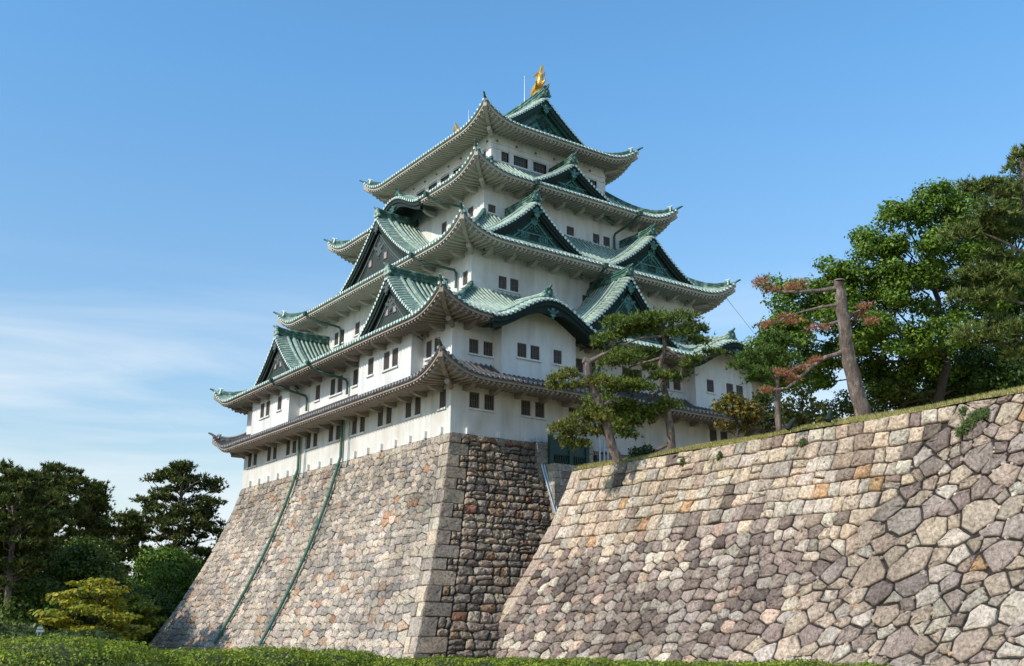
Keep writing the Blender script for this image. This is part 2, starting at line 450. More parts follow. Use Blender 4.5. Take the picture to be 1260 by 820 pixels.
# small white outlet blocks along the foot of the wall
for k in range(17):
    y = 1.0 + k * 2.06
    if 14.5 < y < 16.3: continue
    ob = MB(); pbox(ob, world_side('W', *FOOT[1]), y - .13, y + .13, -.2, -.003, .02, .5); kp("outlet_block", ob, M['plaster'])
for k in range(6):
    ob = MB(); pbox(ob, world_side('S', *FOOT[1]), 1.2 + k * 2.4, 1.46 + k * 2.4, -.2, -.003, .02, .42); kp("outlet_block", ob, M['plaster'])

# ---- tiled skirts
RIBS = 0.41
def make_roof(t, D, H, full=None, cuts=()):
    """t tier; D depth of the slope inward; H its rise; cuts: (side, centre, half width, q0) where the eave is left open"""
    hx, hy = FOOT[t][0] + OVER[t], FOOT[t][1] + OVER[t]
    E = OVER[t]
    ze = EZ[t]
    mats = [M['pan'], M['rib'], M['tip']] if t > 1 else [M['ktile'], M['krib'], M['ktip']]
    roof, eave = MB(), MB()
    def prof(q): w = q / D; return H * (0.56 * w + 0.44 * w * w)
    for sd in SIDES:
        mp = side_map(sd, hx, hy)
        a = hy if sd in 'WE' else hx
        c0 = CY if sd in 'WE' else CX
        n = int(round(2 * a / RIBS)); st = 2 * a / n
        def qmax(p):
            s = a - abs(p)
            if full and sd in 'WE': return D if s > full else s
            if full: return min(s, full)
            return min(D, s)
        def qmin(p):
            for (cs, cc, cw, hh, fq, tl) in cuts:
                s_ = abs(p + c0 - cc)
                if cs == sd and s_ < cw:
                    q = 0.0
                    while q < 3.4 and prof(q) < bell(s_, cw, hh) + tl * (q - fq) - .12: q += .1
                    if q > .25: return max(.26, q - .15)
            return 0.0
        def sz(p, q): return ze + prof(q) + corner_rise(a - abs(p), q)
        cols = []
        for i in range(n + 1):
            p = -a + i * st
            q1 = max(qmax(p), 0.001); q0 = min(qmin(p), q1)
            cols.append([(p, q0 + (q1 - q0) * j / 7) for j in range(8)])
        for i in range(n):
            A, B = cols[i], cols[i + 1]
            roof.grid([[mp(p, q, sz(p, q)) for p, q in A], [mp(p, q, sz(p, q)) for p, q in B]], 0)
            # tile edge, fascia, soffit
            pm = (A[0][0] + B[0][0]) / 2
            if qmin(pm) < 0.01:
                for dz0, dz1, qq, mi, tgt in ((0.0, -.15, 0.0, 0, roof),):
                    tgt.quad(mp(A[0][0], qq, sz(A[0][0], 0) + dz0), mp(B[0][0], qq, sz(B[0][0], 0) + dz0), mp(B[0][0], qq, sz(B[0][0], 0) + dz1), mp(A[0][0], qq, sz(A[0][0], 0) + dz1), mi)
                def ss(p, q): return ze + corner_rise(a - abs(p), q) + 0.10 * max(0, q - .1)
                pa, pb = A[0][0], B[0][0]
                def clampq(p, q): return min(q, max(a - abs(p), 0))
                qs = [0.0, .10, .101, .34, .341, E * .6, E + .05]
                dz = [-.15, -.151, -.32, -.321, -.45, -.45, -.42]
                rows = []
                for p in (pa, pb):
                    rows.append([mp(p, clampq(p, q), ss(p, clampq(p, q)) + d) for q, d in zip(qs, dz)])
                eave.grid(rows, 0)
        # ribs, round tile ends, rafters
        for i in range(n):
            p = -a + (i + .5) * st
            q1 = qmax(p); q0 = qmin(p)
            if q1 - q0 < .15: continue
            m = 3 + int((q1 - q0) / 1.0)
            rows = []
            for j in range(m + 1):
                q = q0 + (q1 - q0) * j / m - (0.04 if j == 0 else 0)
                z = sz(p, max(q, 0)) - .01
                rows.append([mp(p + dx, q, z + dzz) for dx, dzz in ((-.09, 0), (-.075, .09), (0, .135), (.075, .09), (.09, 0))])
            roof.grid(rows, 1, True)
            if q0 < .01:
                z = sz(p, 0)
                cap = [(dx * 1.12, dzz) for dx, dzz in ((-.1, -.02), (-.085, .075), (0, .115), (.085, .075), (.1, -.02), (.06, -.10), (-.06, -.10))]
                roof.add([mp(p + dx, -.05, z + d) for dx, d in cap] + [mp(p + dx, .1, z + d) for dx, d in cap],
                         [tuple(range(7))] + [(k, (k + 1) % 7, 7 + (k + 1) % 7, 7 + k) for k in range(7)], 2)
                s = a - abs(p)
                qe = min(E + .02, s - .05)
                if qe > .45:
                    rr = []
                    for q in (.16, .3, .31, 1.2, qe):
                        if q > qe: q = qe
                        zz = ze + corner_rise(s, q) + 0.10 * max(0, q - .1) - .32
                        dn = -.10 if q < .305 else -.2
                        w0 = .075
                        rr.append([mp(p - w0, q, zz), mp(p - w0, q, zz + dn), mp(p - w0 * .4, q, zz + dn - .05), mp(p + w0 * .4, q, zz + dn - .05), mp(p + w0, q, zz + dn), mp(p + w0, q, zz)])
                    eave.grid(rr, 0, False)
                    eave.add(rr[0], [(0, 1, 2, 3, 4, 5)], 0)
    r = kp("roof", roof, mats)
    ev = kp("eave", eave, M['eave' if t > 2 else 'eave_low'], r)
    # hip ridges with end ornaments
    for sx in (-1, 1):
        for sy in (-1, 1):
            pts = []
            qe = (full if full else D) - .05
            def hz(q): return ze + prof(q) + corner_rise(q, q)
            N = 12
            for j in range(N + 1):
                q = .35 + (qe - .35) * j / N
                pts.append((CX + sx * (hx - q), CY + sy * (hy - q), hz(q) + .02))
            hb = MB()
            sc = 1.0 if t > 1 else .75
            ridge_beam(hb, pts, .17 * sc, .40 * sc)
            # slender lower ridge to the very tip, turned up
            tip = [(CX + sx * (hx - q), CY + sy * (hy - q), hz(max(q, 0)) + dz) for q, dz in ((.55, .0), (.2, .06), (-.08, .14), (-.3, .27))]
            hb.tube(tip, [.13, .12, .10, .07], 8, 0)
            # corner beam below
            mb2 = [(CX + sx * (hx - q), CY + sy * (hy - q), ze + corner_rise(q, q) + .1 * q - .50) for q in (.05, .3, 1.0, E + .05)]
            h = kp("hip_ridge", hb, M['ridge'] if t > 1 else M['ktile'], r)
            cb = MB(); cb.sweep(mb2, [(-.14, .1), (-.14, -.24), (.14, -.24), (.14, .1)])
            q = .95
            cb.tube([(CX + sx * (hx - E - .02), CY + sy * (hy - E - .02), ze - .55), (CX + sx * (hx - E + .9), CY + sy * (hy - E + .9), ze - .42)], [.2, .2], 6, smooth=False)
            kp("corner_beam", cb, M['eave' if t > 2 else 'eave_low'], r)
            ornament((CX + sx * (hx - .55), CY + sy * (hy - .55), hz(.55) + .02), Vector((sx, sy, 0)).normalized(), .62 * sc, r, M['tip'] if t > 1 else M['ktip'])
    return r, prof

def ridge_beam(mb, pts, w, h):
    prof = [(-w, -.1), (-w, h * .35), (-w * 1.25, h * .37), (-w * 1.25, h * .47), (-w * .85, h * .5), (-w * .85, h * .72), (-w * 1.05, h * .74), (-w * .95, h * .9), (-w * .4, h * 1.05),
            (w * .4, h * 1.05), (w * .95, h * .9), (w * 1.05, h * .74), (w * .85, h * .72), (w * .85, h * .5), (w * 1.25, h * .47), (w * 1.25, h * .37), (w, h * .35), (w, -.1)]
    mb.sweep(pts, prof)

_orn = {}
def ornament_mesh(m):
    if m.name in _orn: return _orn[m.name]
    mb = MB()
    # shield tile with curled shoulders, faces +x, 1 unit high
    half = [(0, 1.0), (.13, .98), (.22, .86), (.34, .80), (.33, .62), (.44, .52), (.40, .34), (.58, .26), (.66, .06), (.52, -.04), (.2, -.08), (0, -.08)]
    poly = half + [(-a, b) for a, b in half[::-1][1:-1]]
    n = len(poly)
    mb.add([(.0, a, b) for a, b in poly] + [(.22, a * .94, b * .96) for a, b in poly], [tuple(range(n)), tuple(range(2 * n - 1, n - 1, -1))] + [(k, (k + 1) % n, n + (k + 1) % n, n + k) for k in range(n)])
    # boss and upturned horn
    mb.tube([(.2, 0, .42), (.34, 0, .42)], [.24, .14], 8)
    mb.tube([(-.25, 0, .86), (.1, 0, .90), (.34, 0, .98), (.50, 0, 1.10)], [.12, .12, .11, .08], 8)
    o = mb.build("ridge_ornament", m)
    me = o.data; bpy.data.objects.remove(o)
    _orn[m.name] = me
    return me
def ornament(pos, out, size, parent, m):
    o = link("ridge_ornament", ornament_mesh(m))
    o.parent = parent
    ang = math.atan2(out.y, out.x)
    o.matrix_local = Matrix.Translation(pos) @ Matrix.Rotation(ang, 4, 'Z') @ Matrix.Scale(size, 4)
    return o

KCUT = [('S', c, 5.0, KH, -.12, .10) for c in KC]
R = {}
PR = {}
R[1], PR[1] = make_roof(1, 2.40, 1.35)
R[2], PR[2] = make_roof(2, OVER[2] + 2 * K + .05, 4.25, cuts=KCUT)
R[3], PR[3] = make_roof(3, OVER[3] + 1.5 * K + .05, 4.5)
R[4], PR[4] = make_roof(4, OVER[4] + K + .05, 3.3, cuts=[('W', 18.02, 4.6, 1.55, -.1, .10)])
TOPD = FOOT[5][0] + OVER[5]
R[5], PR[5] = make_roof(5, TOPD, 5.5, full=3.45)

# bracket arms under the eaves of the four lower tiers
def bracket_mesh():
    mb = MB()
    ys = ((.17, 0), )
    prof = [(0, -.02), (0, -.42), (.5, -.42), (.95, -.30), (1.25, -.08), (1.25, .10), (0, .10)]
    n = len(prof)
    mb.add([(x, -.17, z) for x, z in prof] + [(x, .17, z) for x, z in prof], [tuple(range(n)), tuple(range(2 * n - 1, n - 1, -1))] + [(k, (k + 1) % n, n + (k + 1) % n, n + k) for k in range(n)])
    o = mb.build("bracket", M['eave']); me = o.data; bpy.data.objects.remove(o); return me
BR = bracket_mesh(); BRL = BR.copy(); BRL.materials[0] = M['eave_low']
for t in (1, 2, 3, 4):
    hx, hy = FOOT[t]
    for sd, out in (('W', (-1, 0)), ('S', (0, -1))):
        mpw = world_side(sd, hx, hy)
        r0, r1 = (CY - hy, CY + hy) if sd == 'W' else (CX - hx, CX + hx)
        n = int((r1 - r0) / K + .5)
        for i in range(n):
            u = r0 + (i + .5) * K + .03
            if t == 2 and sd == 'S' and any(abs(u - c) < 4.2 for c in KC): continue
            off = 0
            if t == 2 and sd == 'W' and (3.5 < u < 11.7 or 24.0 < u < 32.5): off = -.98
            if t == 4 and sd == 'W' and abs(u - 18.02) < 3: continue
            s = min(u - r0, r1 - u) + OVER[t]
            o = link("bracket", BR if t > 2 else BRL); o.parent = R[t]
            ang = math.atan2(out[1], out[0])
            z = EZ[t] - .40 + .08 * 1.5 + corner_rise(s, 1.5) - (.12 if off else 0)
            o.matrix_local = Matrix.Translation(mpw(u, off + .01, z)) @ Matrix.Rotation(ang, 4, 'Z')

# ---- gables
def disc_cluster(mb, mpf, c, z, s, q):
    """lobed hanging ornament"""
    lob = [(0, 0, .42), (-.45, .12, .26), (.45, .12, .26), (-.8, .3, .2), (.8, .3, .2), (0, -.5, .28), (-.28, -.35, .2), (.28, -.35, .2), (0, .45, .3), (0, -.85, .13)]
    for i, (dx, dz, r) in enumerate(lob):
        pts = [mpf(c + (dx + r * math.cos(a)) * s, q, z + (dz + r * math.sin(a)) * s) for a in [2 * math.pi * k / 10 for k in range(10)]]
        pts2 = [mpf(c + (dx + r * .7 * math.cos(a)) * s, q - .08 - .015 * (i % 3), z + (dz + r * .7 * math.sin(a)) * s) for a in [2 * math.pi * k / 10 for k in range(10)]]
        mb.add(pts + pts2, [tuple(range(19, 9, -1))] + [(k, (k + 1) % 10, 10 + (k + 1) % 10, 10 + k) for k in range(10)])

def make_gable(t, side, c, w, zb, zr, f, back, style='grey', wins=(), parent=None, zclip=None):
    """chidori gable: ridge at (c) from front plane q=f to q=back, slopes falling to +-w"""
    hx, hy = FOOT[t][0] + OVER[t], FOOT[t][1] + OVER[t]
    c0 = CY if side in 'WE' else CX
    smp = side_map(side, hx, hy)
    mp = lambda s, q, z: smp(c - c0 + s, q, z)
    H = zr - zb
    def g(u): return (1 - u) * (1 - .44 * u)
    def z_at(s): return zb + H * g(min(1, abs(s) / w))
    par = parent or R[t]
    rf = MB()
    VG = 1.0
    qn = max(2, int(round((back - f - VG) / RIBS))); qst = (back - f - VG) / qn
    NS = 14
    for sg in (-1, 1):
        S = [sg * w * i / NS for i in range(NS + 1)]
        rf.grid([[mp(s, q, z_at(s)) for s in S] for q in (f + VG, back)], 0)
        for k in range(qn):
            q = f + VG + (k + .5) * qst
            rows = [[mp(s, q + dq, z_at(s) + dz) for dq, dz in ((-.1, 0), (-.075, .085), (0, .115), (.075, .085), (.1, 0))] for s in S]
            rf.grid(rows, 1, True)
        # verge: rolled-over strip with crosswise tiles
        def vz(q): e = max(0, 1 - (q - f) / VG); return -.22 * e * e
        VS = [f, f + .25, f + .5, f + .75, f + VG]
        rf.grid([[mp(s, q, z_at(s) + vz(q) + .03) for s in S] for q in VS], 0)
        rf.grid([[mp(s, f, z_at(s) + vz(f) + .03) for s in S], [mp(s, f, z_at(s) + vz(f) - .12) for s in S]], 0)
        arc = [0]
        fine = [w * i / 200 for i in range(201)]
        for a, b in zip(fine, fine[1:]): arc.append(arc[-1] + math.hypot(b - a, z_at(b) - z_at(a)))
        nr = int(arc[-1] / .34)
        for k in range(nr):
            target = (k + .5) * arc[-1] / nr
            j = next(i for i, v in enumerate(arc) if v >= target)
            s = fine[j]; sl = math.atan2(z_at(s + .01) - z_at(s - .01), .02) if s > .02 else -.8
            rows = []
            for q in (f - .05, f + .25, f + .6, f + VG):
                zz = z_at(s) + vz(max(q, f)) + .03
                row = []
                for a, b in ((-.12, 0), (-.08, .09), (0, .12), (.08, .09), (.12, 0)):
                    row.append(mp(sg * (s + a * math.cos(sl) - b * math.sin(sl)), q, zz + a * math.sin(sl) + b * math.cos(sl)))
                rows.append(row)
            rf.grid(rows, 1, True)
            cap = [(math.cos(x) * .125, math.sin(x) * .125) for x in [2 * math.pi * m / 8 for m in range(8)]]
            zz = z_at(s) + vz(f) + .02
            rf.add([mp(sg * (s + a), f - .055, zz + b) for a, b in cap], [tuple(range(8))], 2)
    gr = kp("gable_roof", rf, [M['pan'], M['rib'], M['tip']], par)
    # descending ridges beside the verge
    dr = MB()
    for sg in (-1, 1):
        for dq, a0 in ((1.12, .03), (1.72, .05)):
            pts = [mp(sg * w * u, f + dq, z_at(w * u)) for u in [a0 + (.86 - a0) * i / 10 for i in range(11)]]
            # lateral direction handled by sweep
            ridge_beam(dr, pts, .12, .27)
        e = mp(sg * w * .87, f + 1.4, z_at(w * .87))
        d = Vector(mp(sg * 1.0, 0, 0)) - Vector(mp(0, 0, 0))
        ornament(e, d.normalized(), .62, par, M['ridge'])
    kp("descending_ridge", dr, M['rib'], par)
    rb = MB()
    ridge_beam(rb, [mp(0, q, zr + .02 + (.22 * max(0, 1 - (q - f) / 1.2) ** 2)) for q in (f + .05, f + .3, f + .6, f + 1.0, f + 1.6, back)], .22, .62)
    kp("ridge", rb, M['ridge'], par)
    d = Vector(mp(0, -1, 0)) - Vector(mp(0, 0, 0))
    ornament(mp(0, f + .1, zr + .02), d.normalized(), .74, par, M['ridge'] if style == 'green' else M['rib'])
    # barge boards
    bb = MB()
    gm = M['gable_grey'] if style == 'grey' else M['gable']
    N2 = 16
    for sg in (-1, 1):
        S = [sg * w * .995 * i / N2 for i in range(N2 + 1)]
        def strip(mbx, q0, q1, top, bot, mi=0):
            a = [[mp(s, q0, z_at(s) + top) for s in S], [mp(s, q0, z_at(s) + bot(abs(s) / w)) for s in S],
                 [mp(s, q1, z_at(s) + bot(abs(s) / w)) for s in S], [mp(s, q1, z_at(s) + top) for s in S]]
            mbx.grid(a, mi)
        strip(bb, f + .06, f + .18, -.14, lambda u: -.55 - .18 * (1 - u))
        strip(bb, f + .18, f + .28, -.14, lambda u: -.80 - .22 * (1 - u))
        bb.grid([[mp(s, f + .27, z_at(s) - .3) for s in S], [mp(s, f + .5, z_at(s) - .3) for s in S]], 0)
    kp("barge_board", bb, M['barge'], par)
    # gable wall set back, with a raised curved border and hanging ornament
    gf = MB(); cv = MB()
    qf = f + .46
    for sg in (-1, 1):
        S = [sg * w * i / NS for i in range(NS + 1)]
        gf.grid([[mp(s, qf, zb - .62) for s in S], [mp(s, qf, z_at(s) - .12) for s in S]], 0)
        S2 = [sg * w * .86 * i / NS for i in range(NS + 1)]
        for k0, k1, dq in ((1.25, 1.42, .10), (1.62, 1.70, .06)):
            rr = [[mp(s, qf - dq, z_at(s) - k0 - .2) for s in S2], [mp(s, qf - dq, z_at(s) - k1 - .2) for s in S2], [mp(s, qf, z_at(s) - k1 - .2) for s in S2], [mp(s, qf, z_at(s) - k0 - .2) for s in S2]]
            cv.grid(rr + [rr[0]], 0)
    gw = kp("gable_wall", gf, gm, par)
    if style == 'grey':
        disc_cluster(cv, mp, 0, zr - H * .50, H * .16, qf - .01)
        pbox(cv, mp, -w * .62, w * .62, qf - .06, qf, zb + .15, zb + .28)
        kp("carving", cv, M['carve_grey'], par)
    else:
        disc_cluster(cv, mp, 0, zr - H * .42, H * .15, qf - .01)
        rng = random.Random(int(c * 10))
        for k in range(26):     # scrollwork
            u = rng.uniform(-.62, .62); s0 = u * w
            top = z_at(s0) - 2.0; bot = zb + .1
            if top - bot < .3: continue
            z0 = rng.uniform(bot, top); r = rng.uniform(.15, .36)
            cv.tube([mp(s0 + r * math.cos(a) * (1 - a / 12), qf - .05, z0 + r * math.sin(a) * (1 - a / 12)) for a in [x * .7 for x in range(9)]], .05, 5)
        for sg in (-1, 1):      # lattice of upright bars low in the gable
            for k in range(5):
                x = sg * (w * .10 + .17 * k)
                pbox(cv, mp, x - .045, x + .045, qf - .10, qf, zb + .55 + .0, zb + H * .28)
        pbox(cv, mp, -w * .5, w * .5, qf - .12, qf, zb + .42, zb + .55)
        pbox(cv, mp, -w * .3, w * .3, qf - .12, qf, zb + H * .28, zb + H * .28 + .1)
        kp("carving", cv, M['carve'], par)
    hb = MB()
    disc_cluster(hb, mp, 0, zr - 1.05, .62, f + .07)
    kp("hanging_ornament", hb, M['carve'] if style == 'green' else M['carve_grey'], par)
    if wins:
        for (s, z, sz_) in wins:
            wm = MB()
            pbox(wm, mp, s - sz_ / 2 - .08, s + sz_ / 2 + .08, qf - .06, qf - .002, z - .06, z, 1)
            pbox(wm, mp, s - sz_ / 2 - .08, s + sz_ / 2 + .08, qf - .06, qf - .002, z + sz_ * 1.2, z + sz_ * 1.2 + .06, 1)
            for a in (-1, 1):
                pbox(wm, mp, s + a * (sz_ / 2 + .04) - .04, s + a * (sz_ / 2 + .04) + .04, qf - .06, qf - .002, z + .001, z + sz_ * 1.2 - .001, 1)
            pbox(wm, mp, s - sz_ / 2 + .001, s + sz_ / 2 - .001, qf - .025, qf - .003, z + .002, z + sz_ * 1.2 - .002, 0)
            kp("gable_window", wm, [M['bars2'], M['carve_grey']], par)
    return gr

M['bars2'] = mat("pale_vent_board", (0.36, 0.28, 0.25), 0.8, 0.2, 6)
for c in (7.75, 28.25):
    make_gable(2, 'W', c, 5.6, 8.3, 12.95, 1.55, OVER[2] + 2 * K + .02, 'grey', wins=((-.62, 9.95, .42), (.55, 9.95, .42)))
make_gable(3, 'W', 18.02, 7.9, 16.1, 22.0, 1.7, OVER[3] + 1.5 * K + .02, 'grey', wins=((-1.1, 17.9, .5), (1.6, 17.9, .5)))
for c in (9.7, 22.1):
    make_gable(3, 'S', c, 5.6, 16.1, 20.05, 1.65, OVER[3] + 1.5 * K + .02, 'green')
make_gable(4, 'S', CX, 5.4, 23.1, 26.1, 1.25, OVER[4] + K + .02, 'green')
make_gable(2, 'S', CX, 5.7, 8.65, 14.05, 2.0, OVER[2] + 2 * K + .02, 'green')

# ---- curved (kara) gables
def make_karahafu(t, side, c, w, H, f, back, tilt, tymp=None):
    hx, hy = FOOT[t][0] + OVER[t], FOOT[t][1] + OVER[t]
    c0 = CY if side in 'WE' else CX
    smp = side_map(side, hx, hy)
    mp = lambda s, q, z: smp(c - c0 + s, q, z)
    ze = EZ[t]
    par = R[t]
    N = 40
    def z(s, q):
        return ze + bell(s, w, H) + .02 + tilt * (q - f) - .14 * max(0, 1 - (q - f) / .9) ** 2
    S = [-w + 2 * w * i / N for i in range(N + 1)]
    rf = MB()
    Q = [f, f + .3, f + .6, f + 1.0, f + 2.0, back]
    rf.grid([[mp(s, q, z(s, q)) for s in S] for q in Q], 0)
    rf.grid([[mp(s, f, z(s, f)) for s in S], [mp(s, f, z(s, f) - .14) for s in S]], 0)
    nr = int(2 * w / .36)
    for k in range(nr):
        s = -w + (k + .5) * 2 * w / nr
        sl = math.atan2(z(s + .01, f) - z(s - .01, f), .02)
        rows = [[mp(s + a * math.cos(sl) - b * math.sin(sl), q, z(s, q) + a * math.sin(sl) + b * math.cos(sl)) for a, b in ((-.11, 0), (-.08, .085), (0, .115), (.08, .085), (.11, 0))] for q in [f - .05] + Q[1:]]
        rf.grid(rows, 1, True)
        rf.add([mp(s + .12 * math.cos(x), f - .055, z(s, f) + .12 * math.sin(x)) for x in [2 * math.pi * m / 8 for m in range(8)]], [tuple(range(8))], 2)
    g = kp("curved_gable_roof", rf, [M['pan'], M['rib'], M['tip']], par)
    bb = MB()
    def low(s):
        u = abs(s) / w
        return -.80 - .12 * math.cos(u * 5.2) - (.28 * math.exp(-(s / .55) ** 2))
    A = [[mp(s, q, z(s, f) + d(s)) for s in S] for q, d in ((f + .06, lambda s: -.14), (f + .06, lambda s: -.45), (f + .16, lambda s: -.46), (f + .16, low), (f + .45, low), (f + .45, lambda s: -.14))]
    bb.grid(A, 0)
    bb.grid([[mp(s, f + .44, z(s, f) - .45) for s in S], [mp(s, OVER[t] - .9 if t == 2 else 1.9, z(s, f) - .50) for s in S]], 0)
    kp("barge_board", bb, M['barge'], par)
    hb = MB(); disc_cluster(hb, mp, 0, z(0, f) - .95, .5, f + .1)
    kp("hanging_ornament", hb, M['carve'], par)
    rb = MB(); ridge_beam(rb, [mp(0, q, z(0, q) + .02 + .25 * max(0, 1 - (q - f - .6) / 1.0) ** 2) for q in (f + .65, f + .9, f + 1.2, f + 1.7, back)], .2, .5)
    kp("ridge", rb, M['rib'], par)
    d = Vector(mp(0, -1, 0)) - Vector(mp(0, 0, 0))
    ornament(mp(0, f + .62, z(0, f + .6) + .05), d.normalized(), .85, par, M['ridge'])
    dr = MB()
    for sg in (-1, 1):
        ridge_beam(dr, [mp(sg * w * u, f + .95, z(w * u, f + .95)) for u in [.04 + .8 * i / 12 for i in range(13)]], .1, .22)
    kp("descending_ridge", dr, M['rib'], par)
    if tymp is not None:
        tm = MB(); tm.grid([[mp(s, tymp, ze - .5) for s in S if abs(s) < w * .7], [mp(s, tymp, z(s, f) - .4) for s in S if abs(s) < w * .7]], 0)
        kp("gable_wall", tm, M['gable'], par)
    return g
for c in KC: make_karahafu(2, 'S', c, 5.0, KH, -.12, 4.2, .10)
make_karahafu(4, 'W', 18.02, 4.6, 1.55, -.1, 3.6, .10, tymp=1.7)

# ---- top hip-and-gable roof: main ridge, end gables
ZR = EZ[5] + 5.5
for sd in ('S', 'N'):
    hy5 = FOOT[5][1] + OVER[5]
    mp = (lambda s, q, z: (CX + s, CY - hy5 + q, z)) if sd == 'S' else (lambda s, q, z: (CX + s, CY + hy5 - q, z))
    def zt(s): return EZ[5] + PR[5](TOPD - abs(s))
    wv = TOPD - 3.45 + .15
    f = 2.75
    vb, bb, gf, cv = MB(), MB(), MB(), MB()
    for sg in (-1, 1):
        S = [sg * wv * i / 14 for i in range(15)]
        vb.grid([[mp(s, q, zt(s) + .04 - .24 * max(0, 1 - (q - f) / 1.0) ** 2) for s in S] for q in (f, f + .3, f + .6, f + 1.0)], 0)
        vb.grid([[mp(s, f, zt(s) - .2) for s in S], [mp(s, f, zt(s) - .36) for s in S]], 0)
        for k in range(20):
            s = (k + .5) * wv / 20; sl = math.atan2(zt(s + .01) - zt(s - .01), .02)
            rows = []
            for q in (f - .05, f + .3, f + .7, f + 1.0):
                zz = zt(s) + .05 - .24 * max(0, 1 - (q - f) / 1.0) ** 2
                rows.append([mp(sg * (s + a * math.cos(sl) - b * math.sin(sl)), q, zz + a * math.sin(sl) + b * math.cos(sl)) for a, b in ((-.12, 0), (-.08, .09), (0, .12), (.08, .09), (.12, 0))])
            vb.grid(rows, 1, True)
            vb.add([mp(sg * s + .125 * math.cos(x), f - .055, zt(s) - .2 + .125 * math.sin(x)) for x in [2 * math.pi * m / 8 for m in range(8)]], [tuple(range(8))], 2)
        for q0, q1, bot in ((f + .08, f + .24, -.80), (f + .24, f + .34, -1.15)):
            bb.grid([[mp(s, q0, zt(s) - .34) for s in S], [mp(s, q0, zt(s) + bot) for s in S], [mp(s, q1, zt(s) + bot) for s in S]], 0)
        gf.grid([[mp(s, f + .62, EZ[5] + PR[5](3.4) - .8) for s in S], [mp(s, f + .62, zt(s) - .25) for s in S]], 0)
        bb.grid([[mp(s, f + .33, zt(s) - .4) for s in S], [mp(s, f + .66, zt(s) - .4) for s in S]], 0)
        cv.grid([[mp(s, f + .55, zt(s) - 1.7) for s in S[:12]], [mp(s, f + .55, zt(s) - 1.9) for s in S[:12]], [mp(s, f + .62, zt(s) - 1.9) for s in S[:12]]], 0)
    disc_cluster(cv, mp, 0, ZR - 2.5, .75, f + .60)
    rng = random.Random(3)
    for k in range(34):
        s0 = rng.uniform(-.6, .6) * wv; b0 = EZ[5] + PR[5](3.4) + .1; t0 = zt(s0) - 1.9
        if t0 - b0 < .2: continue
        z0 = rng.uniform(b0, t0); r = rng.uniform(.15, .4)
        cv.tube([mp(s0 + r * math.cos(a) * (1 - a / 12), f + .57, z0 + r * math.sin(a) * (1 - a / 12)) for a in [x * .7 for x in range(9)]], .05, 5)
    pbox(cv, mp, -3.1, 3.1, f + .50, f + .62, EZ[5] + PR[5](3.4) + .25, EZ[5] + PR[5](3.4) + .4)
    kp("verge_tiles", vb, [M['pan'], M['rib'], M['tip']], R[5]); kp("barge_board", bb, M['gable'], R[5])
    kp("gable_wall", gf, M['carve_teal'] if 'carve_teal' in M else M['carve'], R[5]); kp("carving", cv, M['gable'], R[5])
    hb = MB(); disc_cluster(hb, mp, 0, ZR - 1.25, .6, f + .06); kp("hanging_ornament", hb, M['carve'], R[5])
    dr = MB()
    for sg in (-1, 1):
        for dq in (1.15, 1.75):
            ridge_beam(dr, [mp(sg * wv * u, f + dq, zt(wv * u)) for u in [.05 + .9 * i / 10 for i in range(11)]], .12, .28)
    kp("descending_ridge", dr, M['rib'], R[5])
rb = MB()
y0, y1 = CY - (FOOT[5][1] + OVER[5]) + 2.8, CY + (FOOT[5][1] + OVER[5]) - 2.8
ys = [y0 + (y1 - y0) * i / 16 for i in range(17)]
ridge_beam(rb, [(CX, y, ZR - .05 + .28 * (abs(y - CY) / (y1 - CY)) ** 6) for y in ys], .28, .85)
kp("ridge", rb, M['ridge'], R[5])
ornament((CX, y0 - .02, ZR), Vector((0, -1, 0)), .8, R[5], M['ridge'])
ornament((CX, y1 + .02, ZR), Vector((0, 1, 0)), .8, R[5], M['ridge'])

